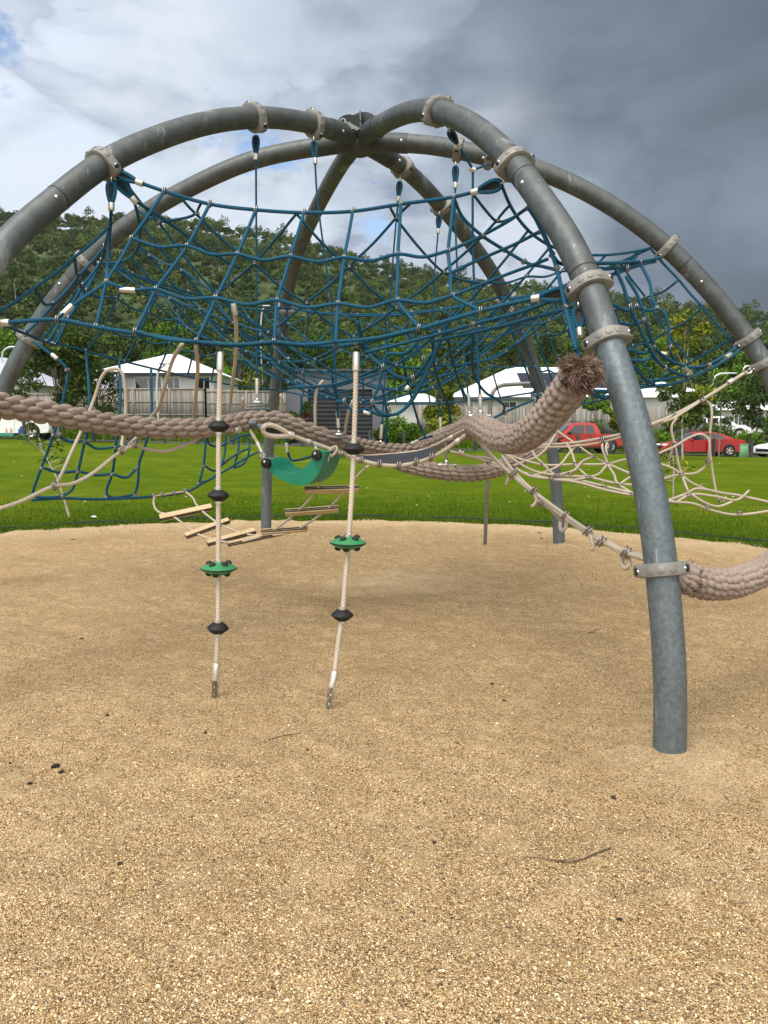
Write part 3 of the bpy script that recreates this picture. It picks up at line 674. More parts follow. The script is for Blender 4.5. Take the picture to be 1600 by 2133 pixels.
def sagged(P, k=.06):
    P = [np.array(p, float) for p in P]; out = [P[0]]
    for a, b in zip(P[:-1], P[1:]):
        m = (a+b)/2; L = np.linalg.norm(b-a); h = np.linalg.norm((b-a)[:2])/max(L, 1e-6); m = m-np.array([0, 0, L*k*h]); out += [m, b]
    return out
def off3(P, o): return [np.array(p)+np.array(o) for p in P]
def px3(L, Y=None): return [at(*p) if len(p) == 3 else at(p[0], p[1], Y) for p in L]
# ================================================================== BLUE NETS
# --- front wall, hung between the two near arches
a1, _ = CL['a1']; b2, _ = CL['b2']; b3, _ = CL['b3']; a4, _ = CL['a4']
RN = .0105
net = thing('climbing_net', (a1+b2)/2-[0, 0, .6], 'deep blue rope net hung as the front wall between the two nearest arches', 'net', 'blue rope nets')
T = [(290,380,4.83),(342,398,4.85),(437,425,4.88),(533,437,4.9),(633,443,4.9),(735,440,4.88),(835,425,4.84),(945,410,4.78),(1000,398,4.74)]
e0 = eye(net, at(246,362,4.83), at(290,380,4.83)); e1 = eye(net, at(1045,382,4.66), at(1000,396,4.72), L=.15, wd=.035)
rope(net, [e0]+px3(T[1:-1])+[e1], RN+.001)
Bt = [(10,672,4.27),(120,666,4.3),(200,681,4.32),(280,694,4.34),(410,713,4.36),(455,719,4.37),(572,716,4.37),(700,722,4.36),(742,716,4.35),(870,686,4.3),(1000,648,4.25),(1110,622,4.2)]
rope(net, [at(-60,672,4.27)]+px3(Bt)+[eye(net, at(1185,610,4.12), at(1110,622,4.2), L=.16, wd=.035)], RN+.0015)
ferrule(net, at(-2,672,4.27), at(20,672,4.27), .02)
e2 = eye(net, at(1205,640,4.0), at(1208,700,3.95), L=.12, wd=.03)
K = [ # columns of knots, top to bottom
 [(342,398,4.85),(275,497,4.66),(222,588,4.45),(200,681,4.33)],
 [(437,425,4.88),(390,513,4.68),(325,603,4.5),(282,690,4.34)],
 [(533,437,4.9),(494,530,4.7),(450,621,4.52),(409,711,4.36)],
 [(633,443,4.9),(605,535,4.7),(577,626,4.52),(571,712,4.37)],
 [(735,440,4.88),(717,537,4.68),(704,633,4.5),(699,718,4.36)],
 [(835,425,4.84),(829,530,4.65),(828,626,4.45),(872,682,4.3)],
 [(945,410,4.78),(934,523,4.6),(943,616,4.42),(1000,646,4.25)]]
for c in K: rope(net, sagged(px3(c), .02), RN)
for ri, extra0, extra1 in ((1, (232,528,4.78), (1006,492,4.72)), (2, (205,545,4.5), (1010,588,4.35))):
    rope(net, off3(sagged(px3([c[ri] for c in K]), .09), (0, -.012, 0)), RN)
rope(net, px3([(222,588,4.45),(190,610,4.4),(148,640,4.36),(122,662,4.31)]), RN); ferrule(net, at(150,636,4.36), at(126,660,4.33), .017)
ferrule(net, at(250,603,4.46), at(282,605,4.46), .016)
for c in K:
    for kx in c: 
        p = at(*kx); clip(net, p, (1, .0, .2*random.uniform(-1, 1)), RN)
for px, py, Y in ((533,437,4.9),(455,719,4.37),(742,716,4.35),(120,665,4.3)): clip(net, at(px, py, Y), (1, 0, 0), RN)
# loops under the bottom edge
for (x0, x1, Ym) in ((283, 409, 4.3), (572, 699, 4.33), (409, 572, 4.33), (699, 872, 4.3)):
    pa = at(x0, 690 if x0 < 300 else 712, Ym); pb = at(x1, 712 if x1 < 800 else 684, Ym); m = (pa+pb)/2+np.array([0, 0, -.015]); rope(net, [pa, m, pb], RN)
# right end, close behind the near leg
for L in ([(1100,432,4.6),(1130,480,4.45),(1160,560,4.2),(1178,640,4.0),(1200,730,3.85)], [(1108,440,4.62),(1150,530,4.35),(1170,600,4.15),(1196,690,3.95),(1206,760,3.88)],
          [(1100,432,4.6),(1060,460,4.75),(1006,490,4.9),(934,523,4.6)], [(1125,482,4.5),(1070,510,4.7),(1000,540,4.9),(936,570,4.5)],
          [(945,410,4.78),(962,450,4.85),(1006,492,4.9),(1050,520,4.95),(1092,545,4.9),(1130,555,4.6),(1160,562,4.22)], [(1140,540,4.4),(1120,548,4.5),(1060,570,4.7),(943,616,4.42)],
          [(1150,530,4.35),(1165,548,4.3),(1200,552,4.25),(1240,550,4.3)], [(1190,640,4.1),(1150,652,4.2),(1100,665,4.35),(1000,690,4.5),(900,712,4.6)], [(1180,615,4.15),(1100,645,4.3),(1000,672,4.45),(880,705,4.6),(760,735,4.8)]):
    rope(net, px3(L), RN)
for px, py, Y in ((1100,432,4.6),(1006,492,4.9),(1052,520,4.94),(1125,482,4.5),(1160,560,4.2),(1178,640,4.0),(1150,530,4.35),(1092,545,4.9),(1066,645,4.28),(985,676,4.45)): clip(net, at(px, py, Y), (.6, -.3, -.6), RN)
s_ = eye(net, at(232,378,4.83), at(232,425,4.83), .011, .13, .026)
rope(net, [s_, at(230,470,4.95), at(226,520,5.0), at(222,588,4.47)], RN)
s_ = eye(net, at(242,374,4.85), at(275,412,4.9), .011, .13, .026)
rope(net, [s_, at(300,430,5.0), at(360,470,5.2), at(430,520,5.5), at(500,560,5.8)], RN)
# --- overhead basin
c1, _ = CL['c1']; d1, _ = CL['d1']; e3, _ = CL['e3']; f3, _ = CL['f3']
c2, _ = CL['c2']; e4, _ = CL['e4']; f4, _ = CL['f4']
def inset(p, r=.13): d = np.array([HUB[0], HUB[1], p[2]-.05])-p; return p+d/np.linalg.norm(d)*r
rimC = [inset(a1), inset(b2, .2), inset(f3), inset(e3), inset(d1), inset(c1)]
rimC[1] = at(1045,385,4.66)
basin = thing('climbing_net', (HUB[0], HUB[1], 2.2), 'wide blue diamond mesh net sagging like a bowl across the inside of the dome', 'net', 'blue rope nets')
poly = []
for i in range(6):
    a, b = rimC[i], rimC[(i+1)%6]; n = 12
    if i == 0:
        Pt = smooth_path([rimC[0]]+px3(T[1:-1])+[rimC[1]], .15); seg = Pt[:-1]; seg = seg+np.array([0, .03, 0])
    else:
        t = np.linspace(0, 1, n, endpoint=False)[:, None]; seg = a+(b-a)*t; m = (4*t*(1-t)); L = np.linalg.norm(b-a)
        cen = np.array([HUB[0], HUB[1], 0]); inw = cen-(a+b)/2; inw[2] = 0; inw /= np.linalg.norm(inw); seg = seg+inw*m*L*.09-np.array([0, 0, 1])*m*L*.07
        rope(basin, list(seg)+[b], .0105, n=8)
    poly.append(seg)
PL = np.concatenate(poly); pl2 = PL[:, :2]; m_ = len(PL)
def edge_dist(p):
    best = 9; z = 0
    ws = 0; zs = 0
    for i in range(m_):
        a, b = PL[i], PL[(i+1)%m_]; ab = b[:2]-a[:2]; t = np.clip(np.dot(p-a[:2], ab)/np.dot(ab, ab), 0, 1); q = a[:2]+ab*t; d = np.linalg.norm(p-q); zz = a[2]+(b[2]-a[2])*t
        if d < best: best = d; zb = zz
        w = 1/(d+.02)**3; ws += w; zs += w*zz
    k = math.exp(-(best/.35)**2); return best, zb*k+(zs/ws)*(1-k)
def inside(p):
    c = False; j = m_-1
    for i in range(m_):
        xi, yi = pl2[i]; xj, yj = pl2[j]
        if (yi > p[1]) != (yj > p[1]) and p[0] < (xj-xi)*(p[1]-yi)/(yj-yi)+xi: c = not c
        j = i
    return c
def basin_pt(p):
    d, z = edge_dist(p); u = min(d/1.9, 1); return np.array([p[0], p[1], z-1.12*(1-(1-u)**1.8)])
def snap(p):
    b_, q_ = 9, None
    for k_ in range(m_):
        a, b = PL[k_], PL[(k_+1)%m_]; ab = b-a; t = np.clip(np.dot((p-a[:2]), ab[:2])/np.dot(ab[:2], ab[:2]), 0, 1); c = a+ab*t; d = np.linalg.norm(c[:2]-p)
        if d < b_: b_, q_ = d, c
    return q_
def lattice():
    th1, th2 = R_(38), R_(-40); e1 = np.array([math.cos(th1), math.sin(th1)]); e2 = np.array([math.cos(th2), math.sin(th2)]); S = .40
    for fam, (ea, eb) in enumerate(((e1, e2), (e2, e1))):
        for i in range(-16, 17):
            fine = [HUB+eb*i*S+ea*j*S/8 for j in range(-16*8, 16*8+1)]; ins = [inside(p) for p in fine]; run = []
            for p, s, j in zip(fine, ins, range(-128, 129)):
                if s: run.append((p, j))
                if (not s or j == 128) and run:
                    if len(run) > 6:
                        P = [snap(run[0][0])]; K_ = []
                        for q_, jj in run[1:-1]:
                            if jj % 8 == 0: pt = basin_pt(q_); P.append(pt); K_.append(pt)
                        P.append(snap(run[-1][0])); P = sagged(P, .05) if fam == 0 else sagged(P, .035)
                        if fam: P = [P[0]]+off3(P[1:-1], (0, 0, .014))+[P[-1]]
                        rope(basin, P, .0088, n=6, step=.06)
                        if fam == 0:
                            for pt in K_: clip_pts.append((pt, np.array([ea[0], ea[1], 0])))
                    run = []
clip_pts = []; lattice()
clip_pts.sort(key=lambda c: c[0][1])
for pt, d in clip_pts[:99]: clip(basin, pt+np.array([0, 0, .006]), (0, .2, 1), .0095)
if len(clip_pts) > 99:
    q = Q()
    for pt, d in clip_pts[99:]:
        for o_ in (-.006, .006): a = np.linspace(0, 2*math.pi, 9); q.tube(np.stack([pt[0]+np.cos(a)*.014, pt[1]+np.full(9, o_), pt[2]+.006+np.sin(a)*.018], 1), .003, 4, caps=False)
    tag(q.build('small_clips', 'clip_steel', basin, smooth=180), kind='stuff')
# --- side walls
def wall(label, top, bot, nc, nr, r=.0095, sag=.09, bow=.0, eyes=True):
    top = smooth_path(top, .05); bot = smooth_path(bot, .05); w = thing('climbing_net', (top[0]+bot[-1])/2, label, 'net', 'blue rope nets')
    def pick(P, u): i = u*(len(P)-1); k = int(i); k = min(k, len(P)-2); return P[k]*(1-(i-k))+P[k+1]*(i-k)
    rope(w, top, r*1.1); rope(w, bot, r*1.1); G = []
    for i in range(nc+1):
        u = i/nc; a, b = pick(top, u), pick(bot, u); col = []
        for j in range(nr+1):
            v = j/nr; p = a*(1-v)+b*v; cen = np.array([HUB[0], HUB[1], p[2]])-p; cen /= np.linalg.norm(cen); p = p+cen*bow*math.sin(math.pi*v)+np.array([random.uniform(-.02, .02), 0, random.uniform(-.02, .02)])*(0 < j < nr); col.append(p)
        G.append(col)
        rope(w, sagged(col, .03), r)
    for j in range(1, nr): rope(w, off3(sagged([c[j] for c in G], sag), (0, -.01, 0)), r)
    for c in G[1:-1]:
        for p in c: clip(w, p, (.8, 0, .3), r)
    return w, G
def sagline(a, b, s, n=6, inw=.07):
    a, b = np.array(a), np.array(b); L = np.linalg.norm(b-a); out = []; mid = (a+b)/2; iv = np.array([HUB[0]-mid[0], HUB[1]-mid[1], 0]); iv /= np.linalg.norm(iv)+1e-9
    for t in np.linspace(0, 1, n): out.append(a+(b-a)*t+np.array([0, 0, -4*t*(1-t)*s*L])+iv*4*t*(1-t)*inw*L)
    return out
iA, iB2, iF, iE, iD, iC = rimC
lo = {}
lo['C'] = inset(c2); lo['F'] = inset(f4); lo['E'] = inset(e4); dl = near_leg('D', 574, 812)[0]; lo['D'] = inset(dl); lo['A'] = inset(a4); lo['B'] = at(1215, 740, 3.8)
WCD = wall('blue net panel between the left arch and the rear left post', sagline(iC, iD, .05), sagline(lo['C'], lo['D'], .03), 9, 3)
wall('blue net panel stretched across the back between the two rear posts', sagline(iD, iE, .06), sagline(lo['D'], lo['E'], .05), 8, 3)
wall('blue net panel of long vertical ropes at the right rear post', sagline(iE, iF, .06), sagline(lo['E'], lo['F'], .10), 8, 3)
wall('blue net panel at far left, between the near arch and the one behind', [at(230,470,4.95), at(222,500,5.2), at(212,545,5.8), inset(c1, .1)], sagline(lo['A'], lo['C'], .03), 5, 3)
# --- traced net beside the near right leg
wr = thing('climbing_net', at(1350,680,5), 'blue net hanging in long U shapes to the right of the thick near right leg', 'net', 'blue rope nets')
for L in ([(1240,548,4.3),(1275,548,4.7),(1310,546,5.2),(1345,543,5.8),(1378,536,6.2)], [(1262,560,4.6),(1300,556,5.1),(1330,550,5.6),(1365,545,6.1)], [(1240,580,4.4),(1275,572,4.8),(1320,556,5.4),(1360,545,6.1)],
   [(1283,562,4.8),(1298,595,4.8),(1312,640,4.8),(1336,690,4.85),(1358,735,4.9),(1385,765,5.1),(1430,785,5.4)], [(1304,575,5.0),(1330,620,5.0),(1344,665,5.0),(1362,720,5.1),(1395,750,5.3),(1438,767,5.6)],
   [(1336,552,5.6),(1354,590,5.5),(1364,635,5.4),(1385,655,5.4),(1393,690,5.4),(1396,730,5.4),(1410,755,5.5),(1440,765,5.7),(1470,762,5.8)],
   [(1280,634,4.7),(1300,646,4.75),(1325,640,4.9),(1345,647,5.1),(1368,644,5.3)], [(1292,672,4.7),(1310,676,4.8),(1335,670,5.0),(1342,664,5.1)], [(1312,728,4.7),(1335,736,4.8),(1360,724,5.1)], [(1312,750,4.7),(1340,752,4.8),(1362,738,5.0)],
   [(1225,815,4.2),(1290,815,4.5),(1340,806,4.9),(1400,800,5.3),(1450,782,5.7),(1500,757,6.0),(1530,738,6.2),(1556,716,6.4)], [(1335,795,5.0),(1390,790,5.3),(1440,775,5.7),(1490,752,6.0),(1525,730,6.25),(1552,706,6.4)],
   [(1320,762,4.8),(1345,790,4.9),(1362,800,5.0)], [(1225,812,4.2),(1248,826,4.3),(1300,818,4.6),(1350,800,5.0)]):
    rope(wr, px3(L), .0115)
for px, py, Y in ((1285,555,4.9),(1333,548,5.6),(1325,640,4.9),(1368,644,5.3),(1361,724,5.1),(1396,724,5.4),(1312,640,4.8),(1340,668,5.0),(1385,768,5.1),(1432,783,5.5),(1478,762,5.8),(1345,795,4.95),(1306,560,5.1)): clip(wr, at(px, py, Y), (.8, 0, .3), .0115)
ferrule(wr, at(1350,544,6.0), at(1362,541,6.1), .016); ferrule(wr, at(1512,745,6.1), at(1522,738,6.15), .018); ferrule(wr, at(1424,765,5.5), at(1440,778,5.6), .015); ferrule(wr, at(1376,736,5.3), at(1388,738,5.3), .015)
# --- low net at the left, hanging below the basin
def ring_at(P, px):
    best = min(P, key=lambda p: abs((p-O)[0]/((p-O)[1]*CP-(p-O)[2]*SP)*FPX+800-px)); return best
RCD = smooth_path(sagline(lo['C'], lo['D'], .03), .03)
ll = thing('climbing_net', at(200,950,6.9), 'dark teal net of tall loops hanging low before the lawn at left', 'net', 'blue rope nets')
for L in ([(70,712,6.6),(112,742,6.6),(140,770,6.6),(134,820,6.6),(128,850,6.6),(112,905,6.6),(86,975,6.7),(70,1020,6.75),(68,1033,6.8)],
   [(180,905,6.9),(172,940,6.9),(162,985,6.95),(150,1020,7.0),(132,1032,6.9),(100,1036,6.85),(68,1034,6.8)], [(178,790,6.8),(186,850,6.9),(181,905,6.9)], [(246,800,7.1),(250,850,7.1),(244,905,7.1),(238,960,7.15),(233,990,7.2),(222,1025,7.2),(226,1034,7.2),(255,1036,7.3)],
   [(310,905,7.3),(300,935,7.35),(290,965,7.4),(288,1000,7.4),(280,1028,7.4),(255,1035,7.3)], [(120,905,6.65),(128,912,6.7),(145,920,6.75),(176,920,6.9),(200,934,7.0),(240,931,7.1),(270,925,7.2),(300,932,7.3)],
   [(90,974,6.7),(120,984,6.8),(163,982,6.95),(200,990,7.05),(234,988,7.15),(262,995,7.25),(284,976,7.4)], [(66,1042,6.8),(130,1038,6.95),(200,1040,7.1),(320,1034,7.5),(390,1024,7.9),(420,1008,8.2),(470,980,8.9),(520,950,9.6),(545,938,10.2)],
   [(415,1006,8.2),(424,970,8.2),(428,930,8.2),(430,905,8.2)], [(415,1006,8.2),(440,998,8.4),(458,976,8.6),(468,945,8.8),(471,900,8.8)], [(488,972,9.0),(496,940,9.1),(498,905,9.2)], [(488,975,9.0),(512,960,9.4),(520,935,9.5),(517,915,9.6),(525,895,9.6)],
   [(431,908,8.2),(436,925,8.3),(455,930,8.5),(475,922,8.8),(497,910,9.1),(522,905,9.5)], [(426,970,8.2),(438,978,8.3),(450,980,8.5),(470,962,8.8),(495,945,9.1),(517,935,9.5)]):
    P_ = px3(L)
    if L[0] in ((178,790,6.8), (246,800,7.1), (310,905,7.3)): P_ = [ring_at(RCD, L[0][0]+3)]+P_[1 if L[0][1] < 850 else 0:]
    rope(ll, P_, .0125)
for px, py, Y in ((140,770,6.6),(176,920,6.9),(241,931,7.1),(88,974,6.7),(163,982,6.95),(234,988,7.15),(131,1033,6.9),(222,1034,7.2),(281,1030,7.4),(284,976,7.4),(415,1006,8.2),(426,970,8.2),(470,962,8.8),(475,922,8.8),(497,945,9.1),(112,905,6.6),(123,905,6.66)): clip(ll, at(px, py, Y), (.2, 0, 1), .0125)
ferrule(ll, at(108,738,6.6), at(120,748,6.6), .02)
# --- tangle of heavier hanging loops in the middle
ml = thing('climbing_net', at(840,780,5.6), 'pair of heavy blue rope loops dangling in front of the dark grey garage', 'net', 'blue rope nets')
for L in ([(880,700,5.2),(845,735,5.2),(805,740,5.3),(797,765,5.3),(787,810,5.3),(776,838,5.3),(790,858,5.3),(820,864,5.3),(850,845,5.3),(880,795,5.25),(905,740,5.2),(925,695,5.1),(945,650,5.0)],
          [(768,855,5.4),(800,866,5.4),(835,858,5.4),(862,825,5.35),(888,775,5.3),(910,725,5.2),(930,690,5.1)], [(803,766,5.3),(820,780,5.3),(845,789,5.3),(862,787,5.3),(882,765,5.25),(900,735,5.2)],
          [(700,836,5.6),(715,838,5.6),(728,850,5.6),(750,856,5.5),(768,850,5.4)], [(820,680,5.3),(842,690,5.3),(860,705,5.3),(882,748,5.3)], [(745,670,5.3),(752,700,5.4),(762,730,5.5),(798,765,5.3)], [(795,764,5.3),(760,780,5.5),(700,800,5.8),(600,808,6.2)]):
    rope(ml, px3(L), .0115)
for px, py, Y in ((776,838,5.28),(811,852,5.28),(860,787,5.25),(798,765,5.28),(718,836,5.55),(882,748,5.25)): clip(ml, at(px, py, Y), (.8, 0, .3), .0125)
ferrule(ml, at(757,858,5.4), at(771,862,5.4), .014); ferrule(ml, at(846,812,5.3), at(852,805,5.3), .018)
# ================================================================== SUSPENSION ROPES
def hanger(label, top, pts, end, rr=.0075, chain=False):
    t = thing('suspension_rope', top, label, 'rope', 'suspension ropes'); s = eye(t, top, pts[0] if len(pts) else end, rr*1.25, .13, .023)
    pts = list(pts); last = np.array(end); prev = pts[-1] if pts else s; d = last-prev; d /= np.linalg.norm(d)
    rope(t, [s]+pts+[last-d*.17], rr, name='rope', n=8); ferrule(t, last-d*.18, last-d*.05, .015)
    q = Q(); q.sphere(last-d*.02, .018, 8); q.box(last+np.array([0, 0, -.0]), (.05, .03, .02), bev=.004); q.build('shackle', 'steel', t)
    q = Q(); q.box(last+np.array([0, 0, -.025]), (.14, .07, .014), bev=.003); q.build('plate', 'galvanised', t); return t
hanger('plumb-straight blue rope dropping from the second clamp of the left near arch', at(533,283,5.88), [], at(536,838,5.88))
hanger('blue rope slanting down from the clamp just left of the hub', at(654,294,6.15), [at(660,400,6.15), at(690,640,6.15)], at(706,905,6.15))
hanger('blue rope slanting left from the clamp just right of the hub', at(833,378,7.0), [at(822,500,7.0)], at(793,925,7.1))
hanger('blue rope hanging from the second clamp of the rear right arch', at(915,448,7.5), [at(903,620,7.5)], at(919,908,7.5))
hanger('left one of the close pair of blue ropes above the thick rope knuckle', at(949,346,6.3), [at(948,420,6.3), at(955,600,6.3)], at(979,866,6.3))
yr = thing('suspension_rope', at(985,352,5.9), 'forked right one of the close pair of blue ropes above the rope knuckle', 'rope', 'suspension ropes')
rope(yr, [eye(yr, at(936,272,5.5), at(985,352,5.8), .009, .13, .025), at(985,352,5.8)], .009, name='rope'); rope(yr, [at(985,354,5.8), at(1018,342,6.2)], .009, name='rope')
rope(yr, [at(985,352,5.8), at(985,500,5.8), at(990,650,5.8), at(1000,828,5.75)], .009, name='rope'); ferrule(yr, at(1000,822,5.75), at(1001,852,5.75), .016); ferrule(yr, at(980,350,5.8), at(990,356,5.8), .02)
q = Q(); q.sphere(at(1001,858,5.75), .022, 10); q.box(at(998,866,5.75), (.17, .10, .016), bev=.003); q.build('shackle', 'steel', yr)
# long slack ropes in the middle distance
sl = thing('slack_rope', at(900,760,6.5), 'group of slack blue ropes drooping to the thick rope left of the young tree', 'rope')
for L in ([(930,690,5.2),(940,740,5.8),(955,790,6.2),(974,836,6.3)], [(985,690,5.2),(988,780,5.6),(1012,818,5.8),(1040,835,5.9),(1051,850,6.0),(1048,860,6.0)], [(900,690,5.2),(905,760,6),(915,800,6.5),(935,850,7),(937,885,7.2),(934,900,7.2)],
   [(838,740,6),(848,790,6.3),(866,860,6.6),(880,900,6.8),(886,912,6.8)], [(690,780,5.8),(700,820,5.9),(704,870,6.0)], [(628,820,6.5),(626,860,6.5),(618,885,6.5)], [(660,805,6.0),(655,850,6.1),(650,890,6.2)], [(795,800,6.6),(805,860,6.7),(803,930,6.8)]):
    rope(sl, px3(L), .010, name='rope')
rope(sl, [at(900,908,6.9), at(880,914,6.8), at(855,925,6.7)], .010, name='rope'); ferrule(sl, at(871,918,6.75), at(856,925,6.7), .014)
rp = thing('tie_rope', at(1120,832,7.6), 'short taut blue rope with an eye end tied to the rear right post', 'rope')
rope(rp, [eye(rp, at(1122,828,7.9), at(1022,872,6.2), .012, .2, .03), at(1060,855,7.0), at(1022,874,6.2)], .012, name='rope'); clip(rp, at(1052,858,6.8), (1, 0, .3), .014)
# ================================================================== THICK BRAIDED ROPES
def braid(name_parent, ctrl, R=.08, nl=12, pv=.105, skew=3, amp=.020, tilt=.0, plump=1.0, r0=None, colw=.5, rw=.55, vres=.0062, nres=132):
    P = smooth_path(ctrl, .01)
    for _ in range(60): P[1:-1] = P[1:-1]*.5+(P[:-2]+P[2:])*.25
    L = np.concatenate([[0], np.cumsum(np.linalg.norm(np.diff(P, axis=0), axis=1))]); m = int(L[-1]/vres); Ls = np.linspace(0, L[-1], m)
    P = np.stack([np.interp(Ls, L, P[:, i]) for i in range(3)], 1)
    T = np.gradient(P, axis=0); T /= np.linalg.norm(T, axis=1)[:, None]; u = np.cross(T[0], [0, 0, 1.]); u /= np.linalg.norm(u); Us = [u]
    for i in range(1, m): u = Us[-1]-T[i]*np.dot(Us[-1], T[i]); u /= np.linalg.norm(u); Us.append(u)
    Us = np.array(Us); Ws = np.cross(T, Us); a = np.linspace(0, 2*math.pi, nres, endpoint=False)
    A, Vv = np.meshgrid(a, Ls); pa = 2*math.pi/nl; sk = skew/nl; best = np.zeros_like(A)
    i0 = np.round(A/pa)
    for di in (-1, 0, 1):
        i = i0+di; j0 = np.round(Vv/pv-sk*i)
        for dj in (-1, 0, 1):
            j = j0+dj; h1 = np.sin(i*12.98+j*78.2)*.5; i_w = i
            dv = Vv-(j+sk*i)*pv-.004*h1; da = (A-i*pa)*R
            x = dv*math.cos(tilt)+da*math.sin(tilt); y = -dv*math.sin(tilt)+da*math.cos(tilt)
            ex = pv*.60*plump; ey = pa*R*.57
            h = np.sqrt(np.maximum(0, 1-np.abs(x/ex)**2.2-np.abs(y/ey)**2)); best = np.maximum(best, h)
    fcol = Vv/pv-sk*(A/pa); jc = np.round(fcol); fcol = np.abs(fcol-jc)*2; colh = np.sqrt(np.maximum(0, 1-fcol**2.4))
    fa = np.abs(A/pa+.18*np.sin(jc*2.4)-np.round(A/pa+.18*np.sin(jc*2.4)))*2; rowh = np.sqrt(np.maximum(0, 1-fa**2.6))
    best = colw*colh*((1-rw)+rw*rowh)+(1-colw)*best
    rad = R-amp*1.3+amp*1.75*best
    te = np.minimum(Ls, L[-1]-Ls)/.04; rad = rad*np.sqrt(np.clip(te, 0.02, 1))[:, None]
    if r0: rad *= r0(Ls/L[-1])[:, None]
    ring = Us[:, None, :]*np.cos(A)[:, :, None]+Ws[:, None, :]*np.sin(A)[:, :, None]
    V = P[:, None, :]+ring*rad[:, :, None]; n = nres
    i, j = np.meshgrid(np.arange(m-1), np.arange(n), indexing='ij'); i = i.ravel(); j = j.ravel(); j2 = (j+1) % n
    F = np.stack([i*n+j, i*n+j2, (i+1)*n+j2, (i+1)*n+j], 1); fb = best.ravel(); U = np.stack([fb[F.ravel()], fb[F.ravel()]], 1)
    q = Q(); q.add(V.reshape(-1, 3), F, U)
    return q.build('braid', 'braided_rope', name_parent, smooth=180), P
def fray(parent, c, d, R, n=2600, L=.07, back=.10, col='rope_fray'):
    """limp clumps of fibre splaying from a cut rope end"""
    x, y, z = frame_from(d); K = 46; ka = rng.uniform(0, 6.28, K); kr = R*np.sqrt(rng.uniform(0, 1, K)); ks = np.where(kr > R*.6, rng.uniform(-back, 0, K), rng.uniform(-.01, .01, K)); kl = rng.uniform(.55, 1.25, K)
    kd = np.outer(np.cos(ka)*(kr/R), x)+np.outer(np.sin(ka)*(kr/R), y)+z*rng.uniform(.3, 1.2, K)[:, None]+rng.normal(0, .35, (K, 3)); kd /= np.linalg.norm(kd, axis=1)[:, None]; kt = rng.uniform(.1, .9, K)
    i = rng.integers(0, K, n); base = c+np.outer(kr[i]*np.cos(ka[i]), x)+np.outer(kr[i]*np.sin(ka[i]), y)+np.outer(ks[i], z)+rng.normal(0, R*.13, (n, 3))
    dr = kd[i]+rng.normal(0, .30, (n, 3)); dr /= np.linalg.norm(dr, axis=1)[:, None]; l = (L*kl[i]*rng.uniform(.5, 1.0, n))[:, None]
    m = base+dr*l*.6; d2 = dr+np.array([0, 0, -1.])*rng.uniform(.2, .9, n)[:, None]+rng.normal(0, .25, (n, 3)); d2 /= np.linalg.norm(d2, axis=1)[:, None]; e = m+d2*l*.5
    w = np.cross(dr, rng.normal(size=(n, 3))); w /= np.linalg.norm(w, axis=1)[:, None]; w *= .0020
    V = np.stack([base-w, base+w, m+w*.9, m-w*.9, e+w*.3, e-w*.3], 1).reshape(-1, 3); f = np.array([[0,1,2,3],[3,2,4,5]]); F = (f[None]+(np.arange(n)*6)[:, None, None]).reshape(-1, 4)
    u = np.clip(kt[i]*.6+.2+rng.normal(0, .12, n), 0, 1); U = np.repeat(np.stack([u, u], 1), 8, axis=0); q = Q(); q.add(V, F, U); q.sphere(c-z*(back*.5), R*.70, 14); q.U[-1][:] = .1
    return q.build('frayed_end', col, parent, smooth=0)
GRT = 'thick braided ropes'
r1 = thing('braided_rope', at(300,880,4.9), 'very thick pinkish brown braided rope running in from the left edge', 'thick rope', GRT)
braid(r1, px3([(-160,800,3.75),(-70,824,3.95),(0,845,4.15),(90,858,4.4),(180,876,4.65),(280,889,4.95),(370,893,5.2),(440,889,5.45),(510,877,5.75),(575,874,5.95),(640,897,6.1),(705,918,6.25),(780,935,6.7),(850,940,7.1),(878,936,7.25)]), .063, 9, .104, 3, .023, tilt=-.16, colw=.38, rw=.6)
bx, P1 = at(868,938,7.2), None; fray(r1, at(872,935,7.22), at(900,925,7.3)-at(840,941,7.1), .065, 900, .035, .08)
r2 = thing('braided_rope', at(1100,900,4.5), 'thick braided rope curling up to the near right leg with a bushy frayed brown end', 'thick rope', GRT)
end2 = at(1205,775,3.62)
braid(r2, px3([(840,948,7.7),(880,930,7.6),(920,912,7.3),(955,900,6.7),(975,890,6.2),(990,886,5.8),(1010,893,5.2),(1045,912,4.75),(1085,912,4.35),(1125,884,4.05),(1160,845,3.85),(1190,805,3.7),(1207,772,3.62)]), .080, 11, .058, 3, .023, tilt=.0, plump=1.0, colw=.88, rw=.42)
fray(r2, at(1214,765,3.60), at(1226,738,3.58)-at(1198,800,3.66), .072, 9000, .046, .10)
r3 = thing('braided_rope', at(980,980,6.9), 'lower thick braided rope passing under the black rubber mat towards the rear right post', 'thick rope', GRT)
braid(r3, px3([(820,958,6.9),(850,968,6.8),(890,978,6.75),(940,985,6.75),(990,986,6.8),(1030,978,6.9),(1065,963,7.15),(1100,945,7.6),(1135,925,8.1),(1150,910,8.5)]), .070, 11, .072, 2, .020, colw=.65)
q = Q(); q.box(at(930,968,6.75), (.17, .07, .014), bev=.003); q.sphere(at(930,962,6.75), .022, 8); q.build('shackle', 'steel', r3); q = Q(); q.tube([at(930,962,6.75), at(927,905,6.75)], .011, 8); q.build('hanger_rod', 'steel_post', r3)
r4 = thing('braided_rope', at(1500,1210,3.6), 'thick braided rope leaving the right edge from the lowest clamp of the near right leg', 'thick rope', GRT)
braid(r4, px3([(1412,1194,3.62),(1450,1212,3.68),(1500,1218,3.8),(1550,1208,3.98),(1600,1182,4.2),(1660,1135,4.5),(1740,1050,5.0)]), .074, 12, .056, 2, .020, plump=1.0, colw=.8, rw=.45)
